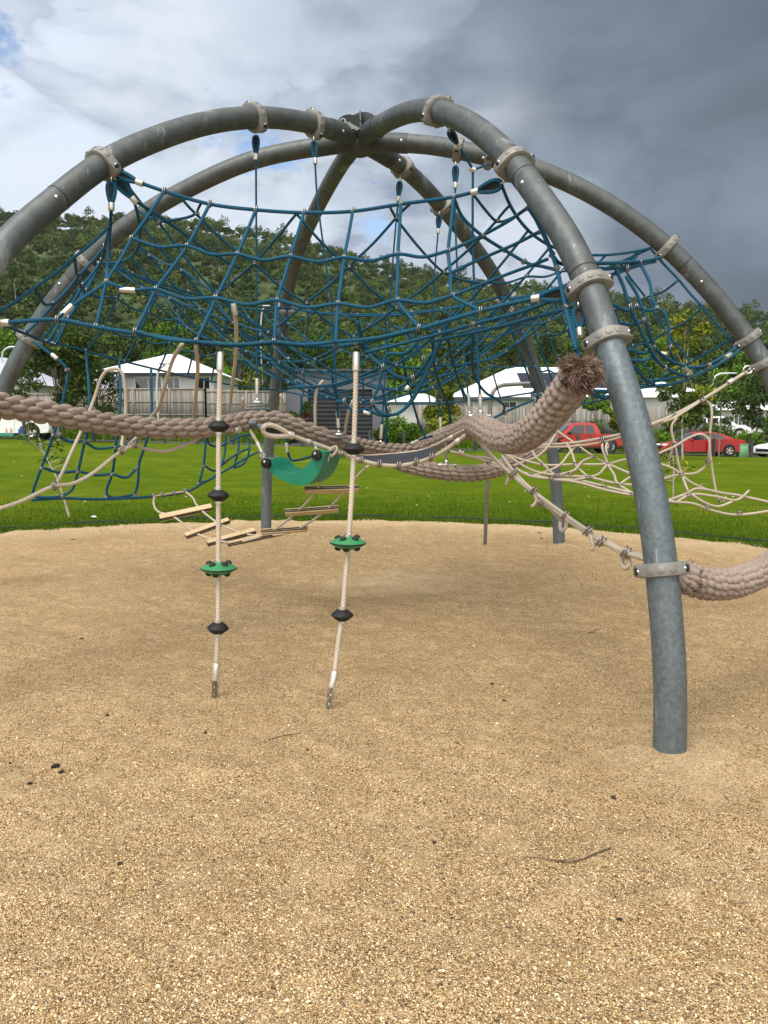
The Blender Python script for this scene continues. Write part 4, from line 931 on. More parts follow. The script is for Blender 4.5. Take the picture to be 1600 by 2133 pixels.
fray(r4, at(1430,1204,3.65), at(1400,1190,3.62)-at(1450,1212,3.68), .064, 2500, .030, .03); q = Q(); q.lathe([(.001,.012),(.022,.010),(.026,.0),(.026,-.01)], 16, mat_from(at(1563,1204,3.945), ray(1563,1207)*-1)); q.build('rivet', 'galvanised', r4)
# joint pieces where the rope bends meet
q = Q(); q.box(at(997,868,5.75), (.14, .08, .014), bev=.003); q.build('plate', 'galvanised', r2)
# ================================================================== CLIMBING ROPES WITH BEADS AND DISCS
def knot_rope(label, pts, beads, disc, fer, base):
    t = thing('climbing_rope', base, label, 'climbing rope', 'climbing ropes with discs')
    top = pts[0]; rope(t, pts, .0138, 'tan_rope', 'rope', 12); d = np.array(pts[1])-pts[0]; d /= np.linalg.norm(d)
    ferrule(t, pts[0]-d*.03, pts[0]+d*.075, .0195, 'end_sleeve')
    for b in beads:
        M = mat_from(b, (0.03, 0, 1)); q = Q()
        q.lathe([(.010,-.034),(.030,-.030),(.056,-.010),(.062,0),(.056,.010),(.030,.030),(.010,.034)], 8, M); o = q.build('grip_bead', 'rubber', t, smooth=30)
        for s in (-1, 1): ferrule(o, b+np.array([0, 0, s*.030]), b+np.array([0, 0, s*.046]), .020, 'collar')
    M = mat_from(disc, (0.02, 0, 1)); q = Q(); R = .098
    q.lathe([(.012,-.036),(.035,-.034),(.070,-.022),(R,-.003)], 32, M); q.lathe([(R,.003),(.070,.022),(.035,.034),(.012,.036)], 32, M)
    o = q.build('foot_disc', 'disc_green', t); q = Q(); q.lathe([(R-.002,-.004),(R+.002,-.003),(R+.002,.003),(R-.002,.004)], 32, M); q.build('disc_seam', 'rubber', o)
    for s in (1, -1):
        for k in range(5):
            a = k*2*math.pi/5+.5+(0 if s > 0 else .3); c = disc+np.array([math.cos(a)*.056, math.sin(a)*.056, s*.027]); q = Q(); q.lathe([(.019, 0), (.017, .007), (.011, .013), (.001, .015)], 10, mat_from(c, (math.cos(a)*.25, math.sin(a)*.25, s))); q.build('grip_stud', 'rubber', o)
    ferrule(o, disc+np.array([0, 0, .032]), disc+np.array([0, 0, .046]), .018, 'collar')
    e = np.array(fer); l = np.array(pts[-1]); d = e-l; d /= np.linalg.norm(d); ferrule(t, l-d*.01, e, .020, 'end_sleeve')
    c0, c1 = e, np.array(base); n = 5; D = c1-c0; Ls = np.linalg.norm(D)/n; dz = D/np.linalg.norm(D); ch = None
    for i in range(n+1):
        c = c0+dz*Ls*(i+.35); x, y, z = frame_from(dz); s = x if i % 2 else y; q = Q(); a = np.linspace(0, 2*math.pi, 15)
        pts_ = np.array([c+s*.013*math.cos(u)+dz*(.015*math.sin(u)+(.010 if math.sin(u) > 0 else -.010)) for u in a]); q.tube(pts_, .0046, 6, caps=False); q.build('chain_link', 'clip_steel', t, smooth=180)
    return t
def pz(px, py, Y): return at(px, py, Y)
knot_rope('left one of the two tan climbing ropes, its green disc lower than the other', px3([(459,745,4.36),(457,820,4.34),(456,888,4.32),(455,1032,4.27),(455,1183,4.22),(454,1308,4.18),(451,1385,4.16)]), [pz(456,888,4.32), pz(455,1032,4.27), pz(454,1308,4.18)], pz(456,1184,4.22), pz(448,1417,4.15), atz(447,1455,.0))
knot_rope('right one of the two tan climbing ropes, slanting, its green disc higher', px3([(742,745,4.34),(740,840,4.32),(737,935,4.29),(732,1040,4.24),(726,1130,4.19),(720,1200,4.15),(713,1281,4.10),(704,1345,4.06),(697,1402,4.03)]), [pz(737,935,4.29), pz(713,1281,4.10)], pz(725,1131,4.19), pz(691,1432,4.01), atz(684,1478,.0))
# ================================================================== TAN ROPES
tl = thing('tan_rope_net', at(260,930,5.0), 'cream rope net drooping at the left from the blue net past the thick rope', 'net', 'cream rope nets')
for L in ([(-30,1068,4.1),(40,1046,4.25),(112,1013,4.4),(150,1008,4.5),(190,988,4.6),(250,942,4.8),(282,927,4.9),(300,934,5.0),(345,940,5.15),(390,925,5.3),(440,900,5.45),(490,896,5.6)],
   [(116,1012,4.42),(130,985,4.7),(150,940,5.0),(175,885,5.2),(200,820,5.3),(212,785,5.3),(222,773,5.3),(240,768,5.3),(252,773,5.3),(260,800,5.3),(262,850,5.3),(258,900,5.25),(254,925,5.1),(262,932,4.95),(282,914,5.2),(300,900,5.4)]):
    rope(tl, px3(L), .0115, 'tan_rope', 'rope')
for px, py, Y in ((114,1012,4.4),(254,938,4.8),(282,926,4.88),(424,908,5.4)): clip(tl, at(px, py, Y), (1, 0, .4), .0125)
ferrule(tl, at(488,896,5.58), at(500,895,5.62), .022)
ts = thing('rope_loops', at(420,780,4.6), 'row of cream rope strands hanging from the front blue net behind the thick rope', 'rope')
for L in ([(380,716,4.5),(362,745,4.6),(345,800,4.8),(330,850,5.2),(315,868,5.4)], [(408,718,4.45),(412,760,4.6),(408,820,4.9),(403,868,5.4)], [(487,638,4.5),(492,680,4.6),(492,730,4.8),(484,800,5.2),(478,860,5.7)]):
    rope(ts, px3(L), .0115, 'tan_rope', 'rope')
ferrule(ts, at(486,632,4.5), at(491,656,4.52), .0165)
tm = thing('rope_loops', at(660,850,6.2), 'two curved cream rope strands in front of the dark garage, from net to thick rope', 'rope')
for L in ([(674,792,6.0),(662,808,6.0),(657,840,6.05),(657,895,6.1)], [(735,835,5.8),(726,860,5.9),(718,905,6.1)], [(506,830,6.4),(505,850,6.5)], [(585,822,6.3),(592,860,6.4)]):
    rope(tm, px3(L), .0125, 'tan_rope', 'rope')
# bracket under the thick rope, eye and rope to the mat
br = thing('rope_bracket', at(530,888,5.7), 'grey steel bar bracket clamped below the thick rope above the green seat', 'bracket')
q = Q(); q.tube([at(497,884,5.75), at(552,889,5.75)], .020, 12); q.box(at(522,882,5.75), (.10, .10, .03), bev=.006); q.build('bar', 'galvanised', br); q = Q(); q.box(at(536,852,5.9), (.20, .09, .016), bev=.003); q.build('plate', 'galvanised', br)
mt = thing('hanging_mat', at(860,950,6), 'narrow black rubber mat edged with cream rope, slung between the thick ropes', 'mat')
s = eye(mt, at(548,893,5.6), at(640,915,5.75), .017, .20, .045, 'tan_rope')
rope(mt, [s]+px3([(640,919,5.75),(700,940,5.85),(735,953,5.9),(780,966,5.85),(830,970,5.8),(880,960,5.75),(915,945,5.7),(945,925,5.65),(970,906,5.6)]), .016, 'tan_rope', 'rope')
ferrule(mt, at(640,919,5.74), at(649,922,5.76), .021); ferrule(mt, at(948,922,5.63), at(958,916,5.62), .022)
rope(mt, px3([(735,948,6.0),(760,950,6.2),(820,946,6.3),(880,938,6.2),(905,928,6.1),(940,910,5.95),(968,895,5.8)]), .012, 'tan_rope', 'rope'); ferrule(mt, at(933,915,5.95), at(944,909,5.93), .018)
V = []; 
fr = smooth_path(px3([(742,954,5.92),(780,964,5.85),(830,967,5.8),(880,957,5.75),(908,944,5.7)]), .05); bk = smooth_path(px3([(742,949,6.0),(780,950,6.2),(830,945,6.3),(880,938,6.2),(904,929,6.1)]), .05)
def resample(P, n): L = np.concatenate([[0], np.cumsum(np.linalg.norm(np.diff(P, axis=0), axis=1))]); t = np.linspace(0, L[-1], n); return np.stack([np.interp(t, L, P[:, i]) for i in range(3)], 1)
f_, b_ = resample(fr, 20), resample(bk, 20); up = np.array([0, 0, .006]); m_ = f_*.5+b_*.5-np.array([0, 0, .02])
V = np.concatenate([f_+up, m_+up, b_+up, f_-up, m_-up, b_-up]); F = []
for i in range(19):
    for k in (0, 1): F += [[k*20+i, k*20+i+1, (k+1)*20+i+1, (k+1)*20+i], [(k+3)*20+i, (k+4)*20+i, (k+4)*20+i+1, (k+3)*20+i+1]]
    F += [[i, 60+i, 60+i+1, i+1], [40+i, 40+i+1, 100+i+1, 100+i]]
q = Q(); q.add(V, F); q.build('mat_sheet', 'mat_rubber', mt)
for px, py, Y in ((716,946,5.86),(752,958,5.87),(790,966,5.83),(830,969,5.79),(866,962,5.75),(898,952,5.7),(700,938,5.84)): clip(mt, at(px, py, Y), (1, 0, 0), .016)
# ================================================================== GREEN SWING SEAT
sw = thing('swing_seat', at(625,985,6.0), 'bright green plastic belt seat bent into a deep curve between black end knobs', 'swing seat')
fi = resample(smooth_path(px3([(551,957,5.7),(562,964,5.7),(574,976,5.7),(590,984,5.7),(608,987,5.7),(625,981,5.7),(642,967,5.7),(655,950,5.7),(664,939,5.7)]), .02), 40)
fo = resample(smooth_path(px3([(548,961,5.7),(556,976,5.7),(572,991,5.7),(595,1003,5.7),(619,1011,5.7),(638,1010,5.7),(655,998,5.7),(666,980,5.7),(674,958,5.7),(677,941,5.7)]), .02), 40)
wv = at(600+38, 980-7, 5.98)-at(600, 980, 5.7); V = np.concatenate([fi, fo, fo+wv, fi+wv]); F = []
for i in range(39):
    for k in range(4): a, b = k*40, ((k+1) % 4)*40; F.append([a+i, b+i, b+i+1, a+i+1])
F += [[0, 40, 80, 120], [39, 159, 119, 79]]
q = Q(); q.add(V, F); q.build('belt', 'green_plastic', sw, smooth=50)
q = Q(); q.box(at(598,976,5.93), (.035, .02, .006), bev=.002); q.build('drain_slot', 'rubber', sw)
for px, py in ((555,965), (660,948)):
    q = Q(); q.lathe([(.001,-.02),(.036,-.016),(.040,0),(.036,.018),(.001,.024)], 18, mat_from(at(px, py, 5.66), (-.5 if px < 600 else -.3, -1, .1))); o = q.build('end_knob', 'rubber', sw); q = Q(); q.sphere(at(px-4, py-3, 5.62), .012, 8); q.build('bolt', 'steel', o)
for a, b in (((551,958,5.66),(549,948,5.66)), ((659,940,5.66),(657,926,5.7))):
    q = Q()
    for t in (0.15, .5, .85): c = np.array(at(*a))*(1-t)+np.array(at(*b))*t; aa = np.linspace(0, 6.283, 11); q.tube(np.array([c+np.array([.010*math.cos(u)*(1 if t != .5 else .2), .010*math.cos(u)*(0 if t != .5 else 1), .018*math.sin(u)]) for u in aa]), .0035, 5, caps=False)
    q.build('chain', 'steel', sw, smooth=180)
rope(sw, px3([(548,945,5.68),(538,925,5.7),(523,900,5.72),(520,893,5.74)]), .012, 'tan_rope', 'rope'); ferrule(sw, at(546,943,5.68), at(536,922,5.7), .015)
rope(sw, px3([(596,900,6.2),(597,925,6.2),(600,942,6.2),(606,958,6.2),(622,958,6.15),(652,950,6.0)]), .010, 'blue_rope', 'rope'); ferrule(sw, at(597,922,6.19), at(599,942,6.19), .015)
# ================================================================== LADDER BRIDGE
lb = thing('rope_ladder', at(520,1110,6.5), 'hanging ladder bridge of seven pale wooden slats dipping in a U on cream ropes', 'ladder')
PLK = [((333,1079),(441,1056),7.1,.8), ((387,1117),(477,1084),6.95,.6), ((432,1132),(531,1106),6.8,.5), ((475,1134),(588,1110),6.6,.15), ((545,1108),(640,1101),6.4,-.4), ((594,1068),(705,1060),6.2,-.7), ((635,1021),(747,1018),6.0,-.75)]
Lr, Rr = [], []
for i, (a, b, Y, tl_) in enumerate(PLK):
    dY = .16 if i < 4 else .05; A = at(*a, Y-.0); B = at(*b, Y+dY); x = B-A; Lx = np.linalg.norm(x); x /= Lx; c = (A+B)/2
    g = np.array([0, 1, 0.]); g = g-x*np.dot(g, x); g /= np.linalg.norm(g); up = np.cross(x, g); ang = tl_*.75; g2 = g*math.cos(ang)+up*math.sin(ang); n2 = np.cross(x, g2)
    M = np.eye(4); M[:3, 0] = x; M[:3, 1] = g2; M[:3, 2] = n2; M[:3, 3] = c
    q = Q()
    for zc, h_ in ((.0165, .008), (.0, .004), (-.0165, .008)): q.box((0, 0, zc), (Lx, .064, h_), M, 0)
    o = q.build('slat', 'plank_wood', lb); q = Q()
    for zc in (.0073, -.0073): q.box((0, 0, zc), (Lx+.004, .067, .0102), M, 0)
    q.build('slat_core', 'rubber', o)
    for ux in (-.38, -.2, .2, .38):
        q = Q(); pc = xf(np.array([[ux*Lx, 0, .0205]]), M)[0]; q.lathe([(.006, 0), (.005, .002), (.001, .0025)], 8, mat_from(pc, n2)); q.build('screw', 'steel', o)
    f = .22; Lr.append(c-x*Lx*.28); Rr.append(c+x*Lx*.28)
rope(lb, px3([(322,1034,7.45),(320,1048,7.35),(330,1066,7.2)])+Lr+px3([(678,975,5.85),(684,955,5.8),(690,945,5.8)]), .0095, 'tan_rope', 'rope')
rope(lb, px3([(386,1024,7.75),(400,1035,7.6),(410,1052,7.3)])+Rr+px3([(755,980,5.9),(770,968,5.9)]), .0095, 'tan_rope', 'rope')
rope(lb, px3([(320,1034,7.45),(345,1030,7.6),(370,1026,7.7),(386,1024,7.75)]), .0095, 'tan_rope', 'rope')
for px, py, Y in ((320,1033,7.45),(338,1030,7.55),(362,1027,7.65),(386,1022,7.75)): clip(lb, at(px, py, Y), (1, 0, .1), .012)
rope(lb, px3([(683,955,5.8),(690,935,5.8),(700,930,5.8),(702,938,5.8),(690,952,5.8)]), .010, 'tan_rope', 'eye_splice'); ferrule(lb, at(680,962,5.79), at(684,950,5.79), .016); ferrule(lb, at(762,974,5.89), at(772,966,5.89), .016)
# ================================================================== RIGHT HAND CREAM ROPES
rn = thing('tan_rope_net', at(1250,1000,6.3), 'long cream rope net slung low like a hammock behind the near right leg', 'net', 'cream rope nets')
RNL = [
 [(940,942,6.2),(975,950,6.3),(1010,953,6.4),(1040,960,6.5)], [(938,940,6.2),(985,952,6.2),(1020,963,6.2),(1045,972,6.2),(1055,982,6.0)],
 [(1050,945,6.5),(1080,955,6.5),(1130,968,6.5),(1200,967,6.5),(1266,966,6.5),(1308,957,6.5),(1400,975,6.4),(1440,1005,6.3),(1480,1022,6.3),(1540,1032,6.3),(1620,1050,6.2)],
 [(1055,948,6.3),(1110,980,6.2),(1160,990,6.1),(1225,994,6.1),(1290,1008,6.0),(1320,1010,6.0)], [(1020,968,6.0),(1060,978,6.0),(1105,988,6.0),(1150,998,6.0),(1200,1000,6.0),(1260,1013,5.9),(1330,1030,5.8),(1405,1045,5.8)],
 [(1075,975,6.0),(1100,990,5.9),(1150,998,5.9),(1200,1004,5.85),(1260,1020,5.8),(1320,1032,5.75),(1400,1045,5.75),(1440,1048,5.8),(1480,1062,5.9),(1530,1072,6.0),(1620,1062,6.1)],
 [(1390,1043,5.8),(1430,1028,5.9),(1450,1018,6.0),(1510,1028,6.1)], [(1410,1045,5.8),(1440,1030,5.9),(1490,1034,6.0),(1530,1042,6.1),(1545,1036,6.2),(1560,1022,6.3)], [(1440,1030,5.9),(1470,1048,5.9),(1495,1055,5.95),(1525,1045,6.05)],
 # diamonds towards the far side
 [(1160,897,7.0),(1145,925,6.9),(1120,950,6.7),(1090,962,6.5),(1070,970,6.4)], [(1160,897,7.0),(1200,925,6.8),(1235,950,6.7),(1266,966,6.5),(1310,985,6.3),(1340,995,6.2)],
 [(1205,925,6.8),(1185,945,6.6),(1170,965,6.5),(1130,985,6.2),(1110,990,6.0)], [(1240,950,6.7),(1215,960,6.5),(1195,980,6.2),(1160,990,6.0)], [(1266,966,6.5),(1250,985,6.3),(1235,992,6.1),(1195,1000,5.9)],
 [(1105,932,6.9),(1115,950,6.7),(1130,965,6.5),(1150,985,6.2),(1165,993,6.0)], [(1180,922,6.8),(1192,945,6.6),(1198,965,6.5),(1215,985,6.2),(1228,995,6.0)], [(1256,918,6.7),(1255,935,6.6),(1266,965,6.5),(1280,990,6.2),(1290,1010,5.9),(1318,1028,5.8)],
 [(1266,918,6.7),(1262,935,6.6),(1266,950,6.55)], [(1320,990,6.2),(1300,1002,6.0),(1290,1012,5.9)], [(1375,1000,6.1),(1400,992,6.1),(1420,988,6.1),(1450,985,6.1),(1468,972,6.1),(1477,945,6.0),(1476,915,6.0),(1460,904,6.0),(1435,912,6.0),(1405,930,5.95),(1370,945,5.9)],
 [(1410,870,6.0),(1400,885,6.0),(1400,905,6.0),(1406,925,6.0),(1412,960,6.0),(1420,988,6.0),(1432,1020,5.9),(1436,1030,5.9)],
 [(1400,872,6.0),(1425,858,6.05),(1450,842,6.1),(1466,834,6.15),(1478,840,6.15),(1483,862,6.1),(1480,890,6.1),(1478,920,6.1),(1481,960,6.1),(1488,1005,6.1),(1496,1038,6.1),(1502,1045,6.1),(1512,1036,6.15)]]
for L in RNL: rope(rn, px3(L), .0098, 'tan_rope', 'rope')
for px, py, Y in ((1130,966,6.5),(1198,965,6.5),(1266,966,6.5),(1105,988,6.0),(1148,996,5.9),(1160,990,6.0),(1225,994,6.0),(1258,1014,5.85),(1290,1010,5.9),(1318,1029,5.75),(1205,925,6.8),(1052,983,6.0),(1018,964,6.1),(1434,1031,5.88),(1473,1055,5.88),(1500,1044,6.05),(1540,1068,6.0),(1405,1046,5.78),(1406,925,5.98),(1479,905,6.05),(1475,962,6.05),(1419,988,6.0),(1236,951,6.65),(1188,986,6.1)):
    clip(rn, at(px, py, Y), (0, .3, 1), .0125)
ferrule(rn, at(956,940,6.2), at(966,944,6.2), .017)
tr = thing('guy_rope', at(1400,860,6.1), 'taut cream rope rising to the clamp at the right edge, passing behind the near leg', 'rope')
f5, _ = CL['f5']; pa = at(1555,774,6.3)
rope(tr, [pa]+px3([(1527,792,6.25),(1480,822,6.2),(1405,864,6.1),(1360,883,6.0),(1300,903,6.3),(1254,913,6.5),(1200,922,6.7),(1140,927,7.0),(1060,930,7.3)]), .014, 'tan_rope', 'rope')
rope(tr, px3([(1420,862,6.05),(1400,872,6.0),(1350,890,6.1),(1300,908,6.3),(1250,922,6.5),(1190,930,6.7),(1130,932,6.9),(1075,937,7.1)]), .010, 'tan_rope', 'rope')
ferrule(tr, at(1517,798,6.22), at(1527,791,6.23), .022); clip(tr, at(1465,834,6.12), (1, 0, .6), .018); clip(tr, at(1408,868,6.05), (1, 0, .6), .016); clip(tr, at(1254,916,6.45), (1, 0, .2), .015)
q = Q(); a = np.linspace(0, 6.283, 15); q.tube(np.array([at(1558,770,6.28)+np.array([.035*math.cos(u), 0, .03*math.sin(u)]) for u in a]), .007, 6, caps=False); q.tube([at(1560,770,6.28), inset(f5, .05)], .009, 6); q.build('ring', 'steel', tr)
# double rope with grab loops down to the near leg's lowest clamp
gl = thing('loop_rope', at(1180,1080,4.6), 'double cream rope with small hanging grab loops sloping down to the near right leg', 'rope')
D1 = [(985,905,5.9),(1020,945,5.7),(1062,985,5.5),(1112,1028,5.2),(1175,1078,4.7),(1240,1120,4.2),(1300,1150,3.85),(1345,1165,3.62)]
D2 = [(1045,950,5.8),(1072,985,5.5),(1105,1018,5.25),(1170,1068,4.75),(1235,1112,4.25),(1300,1147,3.9),(1345,1160,3.66)]
rope(gl, px3(D1), .0135, 'tan_rope', 'rope'); rope(gl, px3(D2), .0135, 'tan_rope', 'rope'); ferrule(gl, at(1002,922,5.82), at(1010,932,5.78), .018)
q = Q()
LOOPS = [[(1072,985,5.5),(1062,993,5.48),(1056,1003,5.48),(1054,1011,5.5)], [(1112,1028,5.15),(1118,1042,5.12),(1112,1052,5.1),(1106,1056,5.1)],
 [(1122,1044,5.1),(1140,1055,5.0),(1165,1078,4.8),(1178,1085,4.7),(1179,1098,4.68),(1172,1106,4.7),(1167,1098,4.75),(1168,1085,4.78),(1176,1076,4.72)],
 [(1225,1108,4.25),(1233,1125,4.2),(1236,1138,4.18),(1232,1147,4.18)], [(1242,1132,4.15),(1265,1135,4.05),(1300,1158,3.85),(1310,1165,3.82),(1311,1178,3.8),(1303,1184,3.82),(1296,1174,3.85),(1297,1160,3.86),(1304,1152,3.83)]]
for L in LOOPS: rope(gl, px3(L), .0115, 'tan_rope', 'grab_loop', n=8, step=.02)
for px, py, Y in ((1068,988,5.45),(1112,1022,5.15),(1128,1048,5.05),(1178,1074,4.68),(1225,1106,4.25),(1252,1128,4.1),(1303,1150,3.82)): clip(gl, at(px, py, Y), (1, -.6, -.6), .017)
# ================================================================== FIRE POLE
fp = thing('slide_pole', atz(1010,1142), 'thin steel pole bent over at the top and fixed to the rear right post', 'pole')
b = atz(1010,1142, -.05); tp = at(1022,842,9.2); q = Q(); P = [b, at(1016,990,9.4), at(1021,860,9.25), at(1022,838,9.25), at(1028,815,9.25), at(1042,804,9.3), at(1065,801,9.35), at(1128,798,9.3)]
q.tube(smooth_path(P, .05), .024, 12); q.build('pole', 'steel_post', fp)
# ================================================================== BACKGROUND
def bgp(px, Y): r = ray(px, 892); return r[0]/r[1]*Y       # x of a pixel column at distance Y
def bgz(py, Y, px=800): r = ray(px, py); return CAMZ+r[2]/r[1]*Y
def prism_roof(q, x0, x1, y0, y1, z0, z1, inset_x, ridge_y=None, mi=0):
    """hip roof: eaves rectangle and a ridge shortened by inset_x at both ends"""
    ym = (y0+y1)/2 if ridge_y is None else ridge_y; ia, ib = inset_x
    V = [[x0,y0,z0],[x1,y0,z0],[x1,y1,z0],[x0,y1,z0],[x0+ia,ym,z1],[x1-ib,ym,z1],[x0+ia,ym+.02,z1],[x1-ib,ym+.02,z1]]
    q.add(V, [[0,1,5,4],[2,3,6,7],[0,4,6,3],[1,2,7,5],[0,3,2,1],[4,5,7,6]], None, mi)
def window(parent, x0, x1, z0, z1, y, frame='paint_white', name='window'):
    q = Q(); t = .07
    for c, d in ((((x0+x1)/2, y-.03, z1), (x1-x0+t, .08, t)), (((x0+x1)/2, y-.03, z0), (x1-x0+t, .08, t)), ((x0, y-.03, (z0+z1)/2), (t, .08, z1-z0-t)), ((x1, y-.03, (z0+z1)/2), (t, .08, z1-z0-t)), (((x0+x1)/2, y-.03, (z0+z1)/2), (t*.6, .07, z1-z0-t))): q.box(c, d)
    o = q.build(name, frame, parent); q = Q(); q.box(((x0+x1)/2, y-.012, (z0+z1)/2), (x1-x0-.03, .03, z1-z0-.03)); q.build('pane', 'glass_dark', o)
# --- left house
Y = 62.; g0 = 1.9
h = thing('house', (bgp(330, Y), Y, g0), 'white roofed house behind the timber fence at left, below the hill', 'house', 'white roofed houses')
x0, x1 = bgp(215, Y), bgp(448, Y); ez = bgz(779, Y)
q = Q(); q.box(((x0+x1)/2, Y+5, (g0-.5+ez)/2), (x1-x0, 10, ez-g0+.5)); q.build('wall', 'wall_white', h)
q = Q(); prism_roof(q, bgp(186, Y), x1+.5, Y-.7, Y+10.7, ez+.03, bgz(738, Y+5), (5.1, 4.6)); q.build('roof', 'roof_white', h)
q = Q(); q.box(((bgp(186, Y)+x1+.5)/2, Y-.72, ez-.05), (x1+.5-bgp(186, Y), .06, .2)); q.build('gutter', 'trim_black', h)
for a, b in ((222, 262), (352, 378), (415, 440), (285, 340)): window(h, bgp(a, Y), bgp(b, Y), ez-1.25, ez-.25, Y)
q = Q(); prism_roof(q, bgp(135, Y-4), bgp(232, Y-4), Y-4.5, Y+2, bgz(808, Y-4), bgz(778, Y-1), (3.4, .3)); q.build('porch_roof', 'roof_grey', h)
q = Q(); q.box((bgp(190, Y-3), Y-1.8, bgz(808, Y-4)/2+g0/2), (bgp(224, Y-4)-bgp(150, Y-4), 3.6, bgz(808, Y-4)-g0)); q.build('porch_wall', 'wall_white', h)
Y = 66.; h = thing('house', (bgp(0, Y), Y, g0), 'pale grey roofed house cut off by the left edge', 'house')
x0, x1 = bgp(-160, Y), bgp(58, Y); ez = bgz(800, Y); q = Q(); q.box(((x0+x1)/2, Y+5, (g0-.5+ez)/2), (x1-x0, 10, ez-g0+.5)); q.build('wall', 'wall_white', h)
q = Q(); prism_roof(q, x0-.5, x1+.6, Y-.6, Y+10.6, ez+.03, bgz(745, Y+5), (4, 4.6)); q.build('roof', 'roof_grey', h); window(h, bgp(20, Y), bgp(44, Y), ez-1.4, ez-.4, Y)
# --- dark garage
Y = 50.; g1 = bgz(918, Y)
h = thing('garage', (bgp(712, Y), Y, g1), 'dark grey flat roofed garage with a wide ribbed roller door', 'garage')
x0, x1, zt = bgp(620, Y), bgp(806, Y), bgz(773, Y)
dx0, dx1, dz = bgp(642, Y), bgp(776, Y), bgz(811, Y)
q = Q()
for c0, c1, za, zb in ((x0, dx0, g1-.3, zt), (dx1, x1, g1-.3, zt), (dx0, dx1, dz, zt)): q.box(((c0+c1)/2, Y+.15, (za+zb)/2), (c1-c0, .3, zb-za))
q.box(((x0+x1)/2, Y+4.3, (g1-.3+zt-.2)/2), (x1-x0-.02, 8, zt-.2-g1+.3)); q.build('wall', 'wall_grey', h)
q = Q(); n = 12; hh = (dz-g1)/n
for i in range(n):
    za = g1+i*hh; q.add([[dx0, Y+.187, za], [dx1, Y+.187, za], [dx1, Y+.195, za+hh], [dx0, Y+.195, za+hh], [dx1, Y+.187, za+hh], [dx0, Y+.187, za+hh]], [[0,1,2,3],[3,2,4,5]])
q.build('roller_door', 'garage_light', h, smooth=0)
q = Q(); q.add([[bgp(596, Y), Y+.1, bgz(815, Y)], [x0, Y+.1, bgz(802, Y)], [x0, Y+.1, g1], [bgp(596, Y), Y+.1, g1], [bgp(596, Y), Y+7, bgz(815, Y)], [x0, Y+7, bgz(802, Y)], [x0, Y+7, g1], [bgp(596, Y), Y+7, g1]], [[0,3,2,1],[0,1,5,4],[0,4,7,3]]); q.build('side_wall', 'wall_dark', h, smooth=0)
q = Q(); q.box(((x0+x1)/2, Y+4, zt+.05), (x1-x0+.2, 8.8, .12)); q.build('roof', 'wall_dark', h)
q = Q(); q.quad([bgp(610, Y), Y-3.0, H(bgp(610, Y), Y-3)+.03], [bgp(790, Y), Y-3.0, H(bgp(790, Y), Y-3)+.03], [bgp(785, Y), Y, g1+.04], [bgp(625, Y), Y, g1+.04]); tag(q.build('driveway', 'asphalt'), kind='structure')
# --- right main house
Y = 64.; g2 = 1.2
h = thing('house', (bgp(1100, Y), Y, g2), 'large white roofed house with solar panels behind the right timber fence', 'house', 'white roofed houses')
x0, x1 = bgp(945, Y), bgp(1290, Y); ez = bgz(829, Y)
q = Q(); q.box(((x0+x1)/2, Y+6, (g2-.5+ez)/2), (x1-x0, 12, ez-g2+.5)); q.build('wall', 'wall_white', h)
rx0, rx1 = bgp(926, Y), x1+.7; rz = bgz(765, Y+6); q = Q(); prism_roof(q, rx0, rx1, Y-.7, Y+12.7, ez+.03, rz, (6.3, 3.5)); q.build('roof', 'roof_white', h)
q = Q(); q.box(((rx0+rx1)/2, Y-.72, ez-.04), (rx1-rx0, .06, .2)); q.build('gutter', 'wall_dark', h)
for a, b in ((950, 985), (1045, 1075), (1150, 1185)): window(h, bgp(a, Y), bgp(b, Y), ez-1.5, ez-.3, Y)
rn_ = np.array([0, -(rz-ez), 6.7]); rn_ /= np.linalg.norm(rn_); sl_ = np.array([0, 6.7, rz-ez]); sl_ /= np.linalg.norm(sl_)
for i in range(7):
    for j in range(2):
        cx = bgp(1092, Y+3)+i*1.06; c = np.array([cx, Y-.7, ez+.03])+sl_*(2.9+j*1.75)+rn_*.08; M = mat_from(c, rn_, (1, 0, 0)); q = Q(); q.box((0, 0, 0), (1.0, 1.68, .05), M); tag(q.build('solar_panel', 'solar', h))
# --- right second house
Y = 66.; h = thing('house', (bgp(1400, Y), Y, 1.2), 'white house with a low hipped roof right of the near leg', 'house', 'white roofed houses')
x0, x1 = bgp(1335, Y), bgp(1476, Y); ez = bgz(829, Y); q = Q(); q.box(((x0+x1)/2, Y+5, (ez+.4)/2), (x1-x0, 10, ez-.4)); q.build('wall', 'wall_white', h)
q = Q(); prism_roof(q, bgp(1300, Y), bgp(1504, Y), Y-.7, Y+10.7, ez+.03, bgz(793, Y+5), (4.6, 3.8)); q.build('roof', 'roof_white', h); window(h, bgp(1398, Y), bgp(1420, Y), ez-1.2, ez-.3, Y)
q = Q(); q.box((bgp(1464, Y), Y-.05, ez-1.9), (.5, .12, .35)); q.build('meter_box', 'wall_grey', h)
Y = 74.; h = thing('house', (bgp(1570, Y), Y, 1.2), 'long white roofed house behind small trees at the right edge', 'house', 'white roofed houses')
x0, x1 = bgp(1500, Y), bgp(1760, Y); ez = bgz(855, Y); q = Q(); q.box(((x0+x1)/2, Y+5, (ez+.4)/2), (x1-x0, 10, ez-.4)); q.build('wall', 'wall_white', h)
q = Q(); prism_roof(q, x0-.8, x1+1, Y-.7, Y+10.7, ez+.03, bgz(836, Y+5), (2.5, 4)); q.build('roof', 'roof_white', h)
for a, b in ((1528, 1545), (1570, 1590)): window(h, bgp(a, Y), bgp(b, Y), ez-1.6, ez-.4, Y)
Y = 78.; h = thing('house', (bgp(850, Y), Y, 1.2), 'low white roofed house between the garage and the young tree', 'house', 'white roofed houses')
